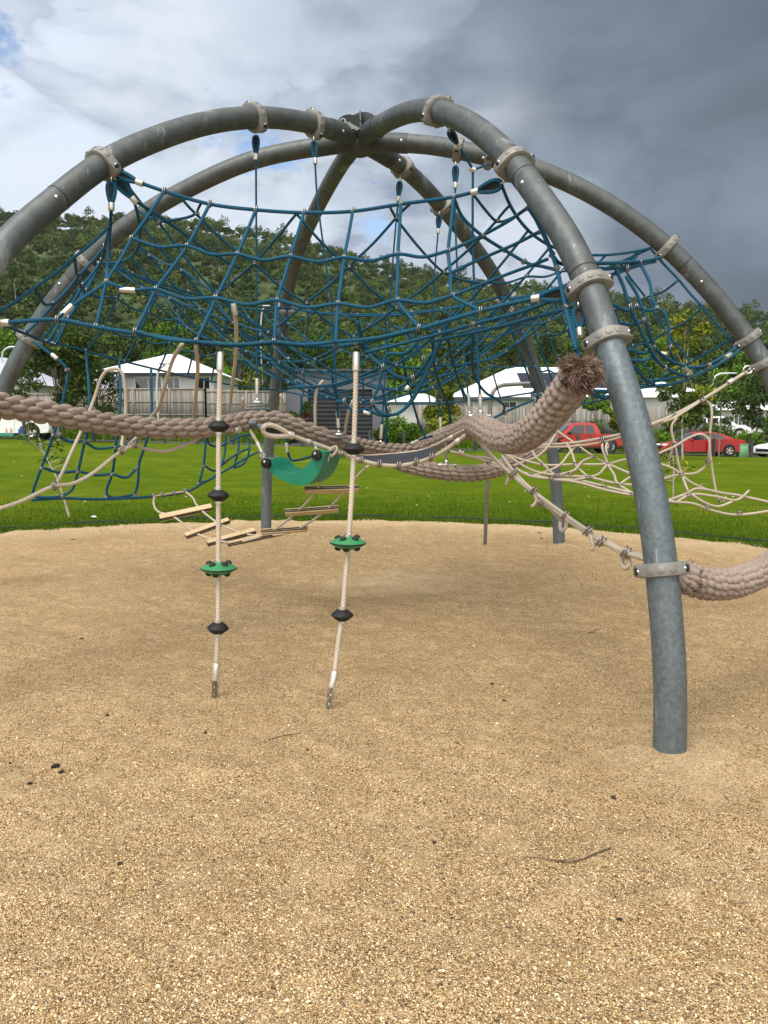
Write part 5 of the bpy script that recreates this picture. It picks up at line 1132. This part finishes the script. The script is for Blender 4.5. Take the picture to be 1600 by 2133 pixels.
x0, x1 = bgp(812, Y), bgp(915, Y); ez = bgz(838, Y); q = Q(); q.box(((x0+x1)/2, Y+5, (ez+.4)/2), (x1-x0, 10, ez-.4)); q.build('wall', 'wall_white', h)
q = Q(); prism_roof(q, x0-.8, x1+.8, Y-.7, Y+10.7, ez+.03, bgz(820, Y+5), (2.5, 2)); q.build('roof', 'roof_white', h)
# --- fences
def paling_fence(label, pts, top, group=None, posts=2.4, rails=True):
    """pts: list of (px, Y, base_py, top_py)"""
    f = thing('timber_fence', (bgp(pts[0][0], pts[0][1]), pts[0][1], 1), label, 'fence', group); q = Q(); qp = Q(); qr = Q()
    P = [np.array([bgp(px, Y), Y, bgz(b, Y), bgz(t, Y)]) for px, Y, b, t in pts]
    for a, b in zip(P[:-1], P[1:]):
        L = np.linalg.norm((b-a)[:2]); n = int(L/.115); d = (b-a)/n; an = math.atan2(b[1]-a[1], b[0]-a[0])
        for i in range(n):
            p = a+d*(i+.5); z0, z1 = p[2]-.3, p[3]+random.uniform(-.025, .025); M = Matrix.Translation((p[0], p[1]+random.uniform(-.012, .012), (z0+z1)/2)) @ Matrix.Rotation(an, 4, 'Z'); q.box((0, 0, 0), (.105, .02, z1-z0), M); q.U[-1] = np.full((24, 2), random.random())
        m = max(1, int(L/posts)); dd = (b-a)/m
        for i in range(m+1):
            p = a+dd*i; qp_ = Q(); M = Matrix.Translation((p[0], p[1]-.05, (p[2]+p[3])/2)) @ Matrix.Rotation(an, 4, 'Z'); qp_.box((0, 0, 0), (.11, .07, p[3]-p[2]+.02), M); (qp_.build('fence_post', 'post_timber', f, smooth=0) if posts < 50 else None)
        if rails:
            for fz in (.12, .55, .97):
                c = (a+b)/2; M = Matrix.Translation((c[0], c[1]-.035, c[2]+(c[3]-c[2])*fz)) @ Matrix.Rotation(an, 4, 'Z'); qr.box((0, 0, 0), (L, .04, .08), M)
    q.build('palings', 'paling', f, smooth=0)
    if rails: qr.build('rails', 'post_timber', f, smooth=0)
paling_fence('grey weathered paling fence with pale posts in front of the left house', [(140, 57, 872, 812), (205, 57, 870, 808), (430, 57, 872, 809), (600, 57, 872, 818)], 0, 'timber fences')
paling_fence('grey paling fence with no posts showing, below the solar panel house', [(868, 55, 900, 842), (1000, 55, 899, 847), (1155, 55, 899, 850), (1290, 55, 903, 850)], 0, 'timber fences', 99, False)
paling_fence('tall grey paling fence beside the red hatch-like sedan, right of the near leg', [(1290, 56, 905, 850), (1330, 56, 907, 846), (1466, 56, 906, 848)], 0, 'timber fences', 99, False)
paling_fence('low grey fence behind the sapling at far left', [(55, 58, 868, 818), (128, 58, 870, 822)], 0, 'timber fences', 2, True)
q = Q()
a, b = np.array([bgp(130, 56.6), 56.6]), np.array([bgp(602, 56.6), 56.6])
for k in range(3): q.box(((a[0]+b[0])/2, 56.5-.02*k, bgz(886, 56.6)+k*.21), (b[0]-a[0], .09, .19), None, 0, .01)
tag(q.build('retaining_wall', 'retaining_timber'), 'low brown sleeper retaining wall under the left paling fence', 'retaining wall')
# --- cars
def car(label, cat, px, Y, length, height, paint, kind, facing=-1, yaw=0., group='parked cars', z=None):
    x = bgp(px, Y); zb = (Hf(x, Y)+.02) if z is None else z; t = thing('parked_'+('ute' if kind == 'ute' else 'car'), (x, Y, zb), label, cat, group)
    base = Matrix.Translation((x, Y, zb)) @ Matrix.Rotation(yaw, 4, 'Z'); S = Matrix.Diagonal((facing*length/4.6, 1, height/1.46, 1)); M = base @ S   # local +x = front
    W2 = .90
    if kind == 'sedan':
        low = [(-2.28,.30),(-2.30,.62),(-2.24,.92),(-2.0,1.00),(-1.45,1.02),(-.6,.96),(.4,.93),(1.1,.90),(1.75,.78),(2.18,.62),(2.30,.42),(2.24,.24),(1.9,.20),(-1.9,.20)]
        cab = [(-1.72,.99),(-1.15,1.28),(-.55,1.43),(.05,1.46),(.45,1.36),(1.18,.90)]
        wins = [[(-1.28,1.03),(-.92,1.27),(-.42,1.36),(-.40,.99)], [(-.34,.99),(-.34,1.37),(.05,1.38),(.38,1.30),(.88,.95),(.5,.95)]]
    elif kind == 'ute':
        low = [(-2.28,.42),(-2.30,.66),(-2.30,.90),(-2.0,.91),(-.75,.90),(.4,.88),(1.1,.88),(1.75,.84),(2.20,.76),(2.30,.50),(2.26,.34),(1.9,.28),(-1.9,.30)]
        cab = [(-.92,.90),(-.80,1.22),(-.66,1.42),(-.1,1.46),(.45,1.42),(.60,1.34),(1.14,.90)]
        wins = [[(-.62,.93),(-.54,1.32),(-.16,1.35),(-.14,.92)], [(-.08,.92),(-.08,1.35),(.38,1.32),(.82,.93),(.5,.92)]]
    else:
        low = [(-2.28,.30),(-2.32,.62),(-2.28,.95),(-1.9,.98),(-.6,.95),(.4,.93),(1.15,.92),(1.85,.84),(2.2,.70),(2.30,.46),(2.24,.28),(1.9,.24),(-1.9,.24)]
        cab = [(-2.24,.95),(-2.05,1.34),(-1.7,1.44),(.05,1.46),(.45,1.38),(1.16,.92)]
        wins = [[(-2.0,1.0),(-1.86,1.30),(-1.15,1.34),(-1.1,.98)], [(-1.02,.98),(-1.02,1.35),(-.2,1.36),(-.2,.97)], [(-.12,.97),(-.12,1.36),(.08,1.37),(.38,1.30),(.88,.96)]]
    def loft(prof, sect, mat, name, parent, sm=50):
        n = len(prof); P = np.array(prof); cen = P.mean(0); V = []
        for y, sc, dz in sect: V.append(np.column_stack([cen[0]+(P[:, 0]-cen[0])*sc, np.full(n, y), cen[1]+(P[:, 1]-cen[1])*(sc if dz is None else 1)+0]))
        m = len(sect); F = [[i*n+j, i*n+(j+1)%n, (i+1)*n+(j+1)%n, (i+1)*n+j] for i in range(m-1) for j in range(n)]
        for base_, rev in ((0, 0), ((m-1)*n, 1)):
            V.append(np.array([[cen[0], V[0][0, 1] if not rev else sect[-1][0], cen[1]]]))
        V = np.concatenate(V); c0 = m*n; 
        for j in range(n): F.append([c0, j, (j+1)%n, (j+1)%n]); F.append([c0+1, (m-1)*n+j, (m-1)*n+(j+1)%n, (m-1)*n+(j+1)%n])
        bmq = Q(); bmq.add(xf(V, M), [f for f in F if len(set(f)) == 4]); tri = [f for f in F if len(set(f)) == 3]
        if tri: bmq.add(xf(V, M), tri)
        return bmq.build(name, mat, parent, smooth=sm)
    body = loft(low, [(-W2, .965, None), (-W2+.02, .985, None), (-W2+.10, 1, None), (W2-.10, 1, None), (W2-.02, .985, None), (W2, .965, None)], paint, 'body', t)
    # tapered cabin
    P = np.array(cab); n = len(P); V = []
    def cabin_y(z): return W2-.05-(z-.9)*.42
    for s in (-1, 1): V.append(np.column_stack([P[:, 0], [s*cabin_y(z) for z in P[:, 1]], P[:, 1]]))
    V = np.concatenate(V); F = [[j, j+1, n+j+1, n+j] for j in range(n-1)]
    for b0 in (0, n):
        c = n//2
        for j in range(0, n-1): F.append([b0, b0+j, b0+j+1, b0+j+1])
    q = Q(); q.add(xf(V, M), F); cabo = q.build('cabin', paint, t, smooth=35)
    for w in wins:
        for s in (-1, 1):
            V = [[x_, s*(cabin_y(z_)+.008), z_] for x_, z_ in w]; 
            if len(V) == 6: Fw = [[0, 1, 2, 5], [5, 2, 3, 4]]
            elif len(V) == 5: Fw = [[0, 1, 2, 3], [0, 3, 4, 4]]
            else: Fw = [[0, 1, 2, 3]]
            q = Q(); q.add(xf(np.array(V), M), Fw); q.build('window', 'glass_dark', cabo, smooth=0)
    f = cab[-1]; g = cab[-2]; V = [[f[0]-.04, -.74, f[1]+.03], [f[0]-.04, .74, f[1]+.03], [g[0]+.03, .60, g[1]], [g[0]+.03, -.60, g[1]]]; V = np.array(V)+[.02, 0, .012]; q = Q(); q.add(xf(V, M), [[0,1,2,3]]); q.build('windscreen', 'glass_dark', cabo, smooth=0)
    r = cab[0]; g = cab[1]; V = np.array([[r[0]+.03, -.72, r[1]+.04], [r[0]+.03, .72, r[1]+.04], [g[0]-.03, .62, g[1]-.02], [g[0]-.03, -.62, g[1]-.02]])+[-.02, 0, .012]; q = Q(); q.add(xf(V, M), [[0,1,2,3]]); q.build('rear_window', 'glass_dark', cabo, smooth=0)
    wr_ = .33 if kind != 'ute' else .31
    for wx in (-1.38, 1.42):
        for s in (-1, 1):
            c = xf(np.array([[wx, s*(W2-.09), wr_*.98]]), M)[0]; ax = np.array((base.to_3x3() @ Vector((0, s, 0))))
            R = wr_*height/1.46*(1.0 if kind != 'ute' else 1.06); c[2] = zb+R
            q = Q(); q.lathe([(R*1.14, .03), (R*1.14, .095), (R*.5, .096)], 22, mat_from(c, ax)); q.build('wheel_arch', 'trim_black', body)
            q = Q(); q.lathe([(R*.66, .11), (R*.95, .12), (R, .08), (R, -.10), (R*.6, -.11)], 22, mat_from(c, ax)); wo = q.build('wheel', 'rubber', t)
            q = Q(); q.lathe([(R*.68, .112), (R*.62, .10), (R*.60, .085), (R*.01, .085)], 22, mat_from(c, ax))
            for k in range(5):
                a_ = k*1.2566; X_, Y_, Z_ = frame_from(ax); d = X_*math.cos(a_)+Y_*math.sin(a_); q.box((0, 0, 0), (R*.60, R*.15, .03), mat_from(c+d*R*.33+ax*.10, ax, d))
            q.build('rim', 'rim_alloy', wo)
    for s in (-1, 1):
        q = Q(); q.box((2.12, s*.66, .66), (.28, .36, .12), M, 0, .03); q.build('headlight', 'headlight', t)
        q = Q(); q.box((-2.20, s*.70, .80), (.22, .34, .14), M, 0, .03); q.build('tail_light', 'tail_light', t)
        q = Q(); q.box((.70, s*(W2+.06), .98), (.16, .14, .10), M, 0, .03); q.build('mirror', paint if kind != 'ute' else 'trim_black', t)
        for hx in (-.25, .45): q = Q(); q.box((hx-.1, s*(W2+.005), .80), (.16, .02, .03), M); q.build('door_handle', 'trim_black' if kind == 'ute' else paint, t)
        for hx in (-.36, -.95, .62):
            q = Q(); q.box((hx, s*(W2-.001), .62), (.012, .012, .62), M); q.build('door_seam', 'trim_black', t)
    q = Q(); q.box((2.24, 0, .50), (.12, 1.1, .20), M, 0, .02); q.build('grille', 'trim_black', t)
    q = Q(); q.box((0, 0, .235), (4.2, W2*2+.01, .09), M, 0, .02); q.build('sill', 'trim_black', t)
    if kind == 'ute':
        q = Q(); q.box((-1.55, 0, .90), (1.30, W2*2-.16, .03), M); q.build('tray_cover', 'trim_black', t)
        q = Q(); q.tube(xf(np.array([[-.95, -.72, .92], [-.86, -.70, 1.30], [-1.30, -.72, .95]]), M), .03, 8); q.tube(xf(np.array([[-.95, .72, .92], [-.86, .70, 1.30], [-1.30, .72, .95]]), M), .03, 8); q.build('sports_bar', 'trim_black', t)
        q = Q()
        for sx in (-.5, .1, .4): q.box((sx, 0, 1.50), (.05, 1.3, .03), M)
        q.build('roof_rack', 'trim_black', t)
        for wx in (-1.38, 1.42): 
            for s in (-1, 1): q = Q(); q.box((wx, s*(W2+.0), .70), (.86, .05, .07), M, 0, .02); q.build('guard_flare', 'trim_black', t)
        q = Q(); q.box((-2.33, 0, .42), (.10, 1.7, .12), M, 0, .02); q.build('bumper', 'trim_black', t)
    return t, M
car('orange red dual cab ute with black roof bars parked beyond the lawn', 'ute', 1206, 47.4, 5.5, 1.82, 'paint_orange', 'ute', -1, .05)
car('bright red sedan parked beyond the lawn beside the green cabinet', 'car', 1457, 47.0, 4.95, 1.45, 'paint_red', 'sedan', -1, -.03)
car('white car with a black grille cut off by the right edge', 'car', 1652, 48.0, 4.7, 1.35, 'paint_white', 'suv', -1, .35)
car('small white four wheel drive up the bank, half hidden by weeds', 'car', 1500, 60.0, 4.3, 1.7, 'paint_white', 'suv', 1, -.35, z=.72)
t, M = car('white van with a beach picture on its door at the left edge', 'van', 18, 47.5, 5.9, 1.95, 'paint_white', 'suv', 1, .0)
q = Q(); X0, Z0 = bgp(38, 46.55), bgz(915, 46.55)
for dx, dz, w, hh in ((.0, .42, .16, .5), (-.28, .45, .12, .45)): q.box((X0-.45+dx, 46.56, Z0+dz), (w*.6, .01, hh))
q.build('decal_figure', 'skin', t); q = Q(); q.box((X0+.22, 46.555, Z0+.42), (.45, .01, .40), None, 0, .0); q.sphere((X0+.2, 46.56, Z0+.66), .13, 8, sc=(1, .08, 1)); q.build('decal_figure', 'swimmer_blue', t); q = Q(); q.box((X0-.9, 46.557, Z0+.28), (1.2, .01, .16)); q.build('decal_sea', 'decal_teal', t)
# --- bollards
b0 = None
for i in range(23):
    px = -20+i*72+random.uniform(-4, 4); Yb = 45.6; x = bgp(px, Yb); z = Hf(x, Yb)
    if 560 < px < 640 and False: continue
    if b0 is None: q = Q(); q.box((0, 0, .50), (.17, .17, 1.15), None, 0, .02); ob = q.build('bollard', 'bollard', smooth=30); b0 = ob
    else: ob = b0.copy(); COL.objects.link(ob)
    ob.location = (x, Yb, z); ob.rotation_euler = (0, 0, random.uniform(-.2, .2)); tag(ob, 'dark square timber bollard in the row along the far lawn edge', 'bollard', 'bollards along the lawn edge')
cb = thing('service_cabinet', (bgp(1549, 46.2), 46.2, Hf(bgp(1549, 46.2), 46.2)), 'pale green electrical cabinet on the grass behind the red sedan', 'cabinet')
x = bgp(1549, 46.2); z = Hf(x, 46.2); q = Q(); q.box((x, 46.2, z+.36), (.50, .45, .78), None, 0, .03); q.build('cabinet_body', 'cabinet_green', cb); q = Q(); q.box((x, 46.2, z+.77), (.56, .50, .05), None, 0, .015); q.build('lid', 'cabinet_green', cb)
# --- street lamps
def lamp(label, px, Y, pyb, pyt, arm, side):
    x = bgp(px, Y); zb, zt = bgz(pyb, Y), bgz(pyt, Y); t = thing('street_lamp', (x, Y, zb), label, 'street lamp', 'street lamps'); q = Q()
    q.tube(smooth_path([(x, Y, zb-1), (x, Y, zt-1.0), (x+side*.15, Y, zt-.4), (x+side*.6, Y, zt-.08), (x+side*arm, Y, zt)], .15), .075, 8); q.build('pole', 'lamp_grey', t); q = Q(); q.box((x+side*(arm+.35), Y, zt), (.8, .28, .10), None, 0, .03); q.build('lamp_head', 'lamp_grey', t)
lamp('curved grey street lamp at the far left behind the arch foot', 12, 70, 880, 722, 1.3, 1)
lamp('curved grey street lamp rising over the right hand roofs', 1481, 80, 860, 777, 1.6, 1)
lamp('slim street lamp seen through the net above the garage', 600, 95, 800, 746, -1.2, -1)
lamp('slim grey lamp post just left of the garage, standing before the hill', 549, 90, 800, 637, .2, 1)
lamp('pale lamp post in front of the left house', 331, 56, 870, 757, .2, 1)
# --- trees
def t_at(px, Y, **k): return bgp(px, Y), Y
TG = 'trees behind the houses'
specs = [ # px, Y, top_py, crown half width px, mat, label
 (20, 96, 690, 60, 'leaf_bright', 'bushy green tree above the grey roof at far left'), (250, 92, 690, 55, 'leaf_dark', 'dark rounded tree behind the left end of the left house'),
 (330, 90, 655, 70, 'leaf_bright', 'tallest bright green tree behind the left house'), (430, 94, 675, 60, 'leaf_forest', 'dark tree behind the right half of the left house'), (500, 88, 700, 45, 'leaf_yellow', 'yellowish tree between the left house and the lamp post'),
 (470, 75, 765, 40, 'leaf_bright', 'small bright tree at the right end of the left house'), (590, 92, 690, 60, 'leaf_forest', 'dark tree behind the rear left post'), (680, 96, 700, 60, 'leaf_bright', 'bright green tree above the garage roof'),
 (760, 92, 695, 55, 'leaf_forest', 'dark tree above the right end of the garage'), (850, 88, 700, 60, 'leaf_bright', 'leafy tree right of the garage above the low white roof'), (960, 96, 690, 60, 'leaf_dark', 'dark tree left above the solar panel house'),
 (1060, 92, 700, 60, 'leaf_forest', 'dark tree right above the ridge of the solar panel house'), (1150, 95, 690, 60, 'leaf_dark', 'dense tree behind the rear right post'), (1290, 92, 720, 55, 'leaf_forest', 'dark tree just right of the near leg behind the roofs'),
 (1360, 95, 700, 55, 'leaf_bright', 'green tree above the low hipped roof'), (1450, 92, 720, 60, 'leaf_forest', 'dark tree left of the curved street lamp'), (1540, 88, 730, 50, 'leaf_bright', 'green tree right of the curved street lamp'), (1600, 84, 745, 55, 'leaf_dark', 'dark spreading tree at the right edge above the long roof'),
 (120, 94, 680, 60, 'leaf_dark', 'dark tree behind the left sapling')]
for px, Yt, top, hw, mat, lab in specs:
    x = bgp(px, Yt); z0 = 1.6; h_ = bgz(top, Yt)-z0; cr = hw/FPX*Yt
    tree('tree', lab, 'tree', x, Yt, h_, cr, mat, blobs=26, per=260, leaf=.20, trunk=.18, cz=.55, z0=z0, aspect=.6, group=TG)
# foreground and mid trees
x, Y = t_at(125, 44); tree('tree', 'olive green tree standing in front of the fence at the left', 'tree', x, Y, 6.3, 2.1, 'leaf_dark', blobs=26, per=260, leaf=.17, trunk=.09, cz=.66, aspect=.35)
x, Y = t_at(60, 40); tree('tree', 'thin sparse tree beside the white van at far left', 'tree', x, Y, 3.6, 1.0, 'leaf_dark', blobs=9, per=90, leaf=.15, trunk=.04, cz=.6, aspect=.35)
x, Y = t_at(215, 46); tree('tree', 'small dark leaved tree against the left fence', 'tree', x, Y, 4.0, 1.5, 'leaf_dark', blobs=12, per=130, leaf=.14, trunk=.05, cz=.7, aspect=.35)
x, Y = t_at(922, 42); tree('tree', 'slender young green tree left of the solar panel house', 'tree', x, Y, 6.3, 1.35, 'leaf_yellow', blobs=26, per=210, leaf=.14, trunk=.06, cz=.56, aspect=.4, squash=1.0, bark='bark_pale')
x, Y = t_at(1425, 38); tree('tree', 'tall thin tree with sparse yellow green leaves right of the near leg', 'tree', x, Y, 7.4, 1.25, 'leaf_yellow', blobs=20, per=110, leaf=.15, trunk=.05, lean=-.0, cz=.6, aspect=.4, bark='bark_pale')
x, Y = t_at(1395, 30); tree('tree', 'young tree with dark drooping leaves in front of the low hipped roof', 'tree', x, Y, 3.2, .95, 'leaf_dark', blobs=12, per=80, leaf=.13, trunk=.035, cz=.72, aspect=.35, lean=.12, bark='bark_pale')
x, Y = t_at(1240, 52); tree('tree', 'bushy green tree behind the orange red ute', 'tree', x, Y, 3.9, 1.1, 'leaf_bright', blobs=10, per=150, leaf=.13, trunk=.05, cz=.6, aspect=.4)
x, Y = t_at(1290, 52); tree('tree', 'reddish tipped tree between the ute and the near leg', 'tree', x, Y, 4.2, .9, 'leaf_yellow', blobs=10, per=140, leaf=.13, trunk=.05, cz=.62, aspect=.4)
x, Y = t_at(1500, 44); tree('tree', 'dark forked tree standing on the bank behind the green cabinet', 'tree', x, Y, 4.4, 1.2, 'leaf_dark', blobs=10, per=90, leaf=.12, trunk=.05, cz=.70, aspect=.4)
x, Y = t_at(1480, 57); tree('tree', 'round bushy tree behind the small white four wheel drive', 'tree', x, Y, 3.8, 1.3, 'leaf_bright', blobs=10, per=150, leaf=.16, trunk=.06, cz=.5, aspect=.4)
x, Y = t_at(1575, 60); tree('tree', 'dense green tree at the right edge in front of the long house', 'tree', x, Y, 3.8, 1.5, 'leaf_dark', blobs=12, per=160, leaf=.18, trunk=.08, cz=.55, aspect=.4)
x, Y = t_at(1590, 52); tree('tree', 'low leafy tree at the right edge above the white car', 'tree', x, Y, 2.6, 1.2, 'leaf_bright', blobs=12, per=150, leaf=.14, trunk=.05, cz=.5, aspect=.4)
# shrubs
def shrub(label, px, Y, h, w, mat, blobs=12, per=180, leaf=.12, asp=.3):
    x = bgp(px, Y); z0 = Hf(x, Y); t = thing('shrub', (x, Y, z0), label, 'shrub'); B = []
    for i in range(blobs): B.append((np.array([x+random.uniform(-w, w)*.7, Y+random.uniform(-w, w)*.4, z0+h*random.uniform(.15, .85)]), w*.38))
    foliage_q(B, per, leaf, asp).build('leaves', mat, t, smooth=0)
    q = Q()
    for i in range(6): q.tube([(x, Y, z0-.05), (x+random.uniform(-w, w)*.6, Y+random.uniform(-w, w)*.3, z0+h*.7)], [.03, .01], 5)
    q.build('stems', 'bark', t)
shrub('bright strappy shrub right of the garage door', 838, 47.5, 2.0, 1.15, 'leaf_bright', 16, 170, .17, .22)
shrub('dark shrub against the right corner of the garage', 800, 49, 2.2, .8, 'leaf_dark', 10, 130, .15, .3)
shrub('tall green shrub with red leaves at the left corner of the garage', 622, 48.5, 3.0, .75, 'leaf_dark', 12, 130, .24, .28)
shrub('dark red leaved shrub beside the garage roller door', 634, 48, 2.3, .4, 'leaf_red', 6, 70, .16, .3)
shrub('low hedge of weeds along the foot of the left fence', 200, 54, .9, 2.2, 'leaf_bright', 12, 160, .12, .3)
shrub('long weedy clump on the bank in front of the small white four wheel drive', 1490, 54.5, 1.0, 1.7, 'leaf_dark', 16, 170, .11, .3)
shrub('weedy clump on the bank behind the red sedan', 1540, 52, 1.1, 1.6, 'leaf_bright', 12, 160, .12, .3)
shrub('weedy clump on the bank behind the near leg', 1350, 53, .9, 1.8, 'leaf_bright', 12, 160, .12, .3)
shrub('round green bush at the foot of the young tree', 905, 50, 1.3, .9, 'leaf_dark', 8, 140, .12, .3)
# saplings planted in the lawn
def sapling(label, px, Y, h, n, lean, mat='leaf_yellow', up=.5):
    x = bgp(px, Y); z0 = Hf(x, Y)+.02; t = thing('sapling', (x, Y, z0), label, 'sapling', 'saplings on the lawn'); q = Q()
    tp = smooth_path([(x, Y, z0-.05), (x+lean*h*.5, Y, z0+h*.5), (x+lean*h*1.3, Y+.05, z0+h*.97)], .1); q.tube(tp, np.linspace(.022, .008, len(tp)), 7); tips = []
    for i in range(9):
        s_ = tp[int(len(tp)*random.uniform(up*.8, .98))]; a_ = random.uniform(0, 6.28); e_ = s_+np.array([math.cos(a_)*.28, math.sin(a_)*.28, random.uniform(.02, .3)]); q.tube([s_, (s_+e_)/2+[0, 0, .03], e_], [.008, .006, .004], 5); tips.append(e_)
    tips += [tp[-1], tp[-4]]; q.build('trunk', 'bark_pale', t); q = Q()
    for e_ in tips:
        for k in range(n):
            a_ = random.uniform(0, 6.28); el = random.uniform(-.7, .9); d = np.array([math.cos(a_)*math.cos(el), math.sin(a_)*math.cos(el), math.sin(el)]); L = random.uniform(.09, .17); s_ = np.cross(d, [0, 0, 1.]); s_ /= np.linalg.norm(s_); c = e_+rng.normal(0, .03, 3)
            V = [c, c+d*L*.5+s_*L*.16, c+d*L-[0, 0, L*.2], c+d*L*.5-s_*L*.16]; u = random.uniform(.1, .95); q.add(V, [[0,1,2,3]], np.full((4, 2), u))
    q.build('leaves', mat, t, smooth=0)
sapling('thin leaning sapling on the lawn behind the low teal net at left', 138, 12.9, 1.25, 9, -.30, 'leaf_bright', .75)
sapling('short bright leaved sapling just right of the near leg', 1408, 15.2, 1.15, 12, -.02, 'leaf_yellow', .4)
# ================================================================== LITTER AND DEBRIS ON THE GRAVEL
def chip(name, label, cat, px, py, s, mat, grp='dark scraps on the gravel', elong=1.6):
    p = atz(px, py, .03 if py > 1110 else .045); p[2] = float(gravel_z(p[0], p[1]))+.016 if py > 1110 else Hf(p[0], p[1])+.03
    q = Q(); n = 8; a = np.linspace(0, 2*math.pi, n, endpoint=False); r = s*rng.uniform(.6, 1.2, n); an = random.uniform(0, 3); V = []
    for z, k in ((-.2*s, .8), (.25*s, 1), (.55*s, .55), (.6*s, .05)): 
        X_ = np.cos(a)*r*k*elong; Y_ = np.sin(a)*r*k; V.append(np.stack([p[0]+X_*math.cos(an)-Y_*math.sin(an), p[1]+X_*math.sin(an)+Y_*math.cos(an), p[2]+z*rng.uniform(.6, 1.2, n)], 1))
    q.add(np.concatenate(V), [[i*n+j, i*n+(j+1)%n, (i+1)*n+(j+1)%n, (i+1)*n+j] for i in range(3) for j in range(n)]); return tag(q.build(name, mat, smooth=30), label, cat, grp)
DEB = [(115,1588,.016,'larger black char scrap at lower left'), (128,1597,.012,'black char scrap touching the larger one at lower left'), (62,1625,.010,'spiky black scrap at far lower left'), (20,1580,.007,'tiny black scrap near the left edge'), (224,1486,.009,'flat grey scrap left of the left chain'),
  (428,1520,.010,'grey stone below the left chain'), (170,1322,.010,'small dark scrap left of the left rope'), (1025,1420,.010,'dark scrap in the open gravel right of the right chain'), (1050,1455,.008,'lower dark scrap right of the right chain'), (1290,1911,.007,'small dark stone at lower right'), (1278,1650,.009,'dark stone below the near leg'), (152,1122,.02,'brown leaf on the rim of the gravel at left'),
  (1124,1108,.022,'dark leaf on the gravel rim beside the rear right post'), (1128,1118,.016,'smaller dark leaf beside the rear right post'), (250,1790,.007,'small dark stone at lower left corner'), (640,1560,.007,'small dark scrap midway between the chains'), (905,1745,.006,'tiny dark stone in the centre foreground')]
for px, py, s_, lab in DEB: chip('scrap' if 'leaf' not in lab else 'fallen_leaf', lab, 'scrap' if 'leaf' not in lab else 'leaf', px, py, s_, 'dead_leaf' if 'leaf' in lab else 'debris')
chip('litter', 'crumpled white paper on the lawn at the left', 'litter', 196, 1075, .035, 'litter', None)
chip('litter', 'tiny white paper scrap on the lawn near the left post', 'litter', 178, 1044, .018, 'litter', None)
# small pale specks across the far lawn
q = Q()
for i in range(45):
    px, py = random.uniform(0, 1600), random.uniform(945, 1060); p = atz(px, py, .05); x, y = p[0], p[1]; z = Hf(x, y)+.05; s_ = random.uniform(.01, .025)*max(1, y/20); q.box((x, y, z), (s_*1.6, s_, .01), Matrix.Identity(4))
tag(q.build('petals', 'litter', smooth=0), 'pale fallen petals and specks scattered over the far lawn', 'petals', kind='stuff')
# twigs
def twig(label, pts):
    P = [atz(px, py, .02) for px, py in pts]
    for p in P: p[2] = float(gravel_z(p[0], p[1]))+.018
    q = Q(); sp_ = smooth_path(P, .02); q.tube(sp_, np.linspace(.0030, .0010, len(sp_)), 6); k = P[len(P)//2]; q.tube([k, k+np.array([.07, .015, .004])], [.003, .001], 5); tag(q.build('twig', 'twig'), label, 'twig', 'twigs on the gravel')
twig('long thin forked twig in the right foreground', [(1272,1768), (1235,1785), (1195,1802), (1160,1803), (1125,1797), (1085,1795)])
twig('short stick left of the near leg', [(1246,1308), (1225,1316)])
twig('tiny twig near the middle of the gravel', [(560,1535), (592,1530)])
# tufts of weeds in the gravel
pts = []
for px, py, n, sx in ((1200,1205,22,.35), (640,1120,30,.25), (1350,1120,50,.5), (240,1108,50,.5), (1210,1140,20,.3)):
    c = atz(px, py, 0)
    for i in range(n): x, y = c[0]+random.gauss(0, sx), c[1]+random.gauss(0, sx*.5); pts.append([x, y, float(gravel_z(x, y))+.01])
blades('weed_tufts', 'sparse green weed tufts coming up through the gravel', np.array(pts), .02, .05, w=.004)

# ================================================================== HAZE
hz_ = Q(); hz_.box((0, 200, 62), (900, 620, 140)); ho = hz_.build('haze', 'trim_black', smooth=0); ho.data.materials.clear()
hm = bpy.data.materials.new('haze'); hm.use_nodes = True; hm.node_tree.nodes.clear(); hv = hm.node_tree.nodes.new('ShaderNodeVolumePrincipled'); hv.inputs['Color'].default_value = (.90, .93, .95, 1); hv.inputs['Density'].default_value = .00010
hout = hm.node_tree.nodes.new('ShaderNodeOutputMaterial'); hm.node_tree.links.new(hv.outputs[0], hout.inputs['Volume']); ho.data.materials.append(hm); tag(ho, kind='stuff')
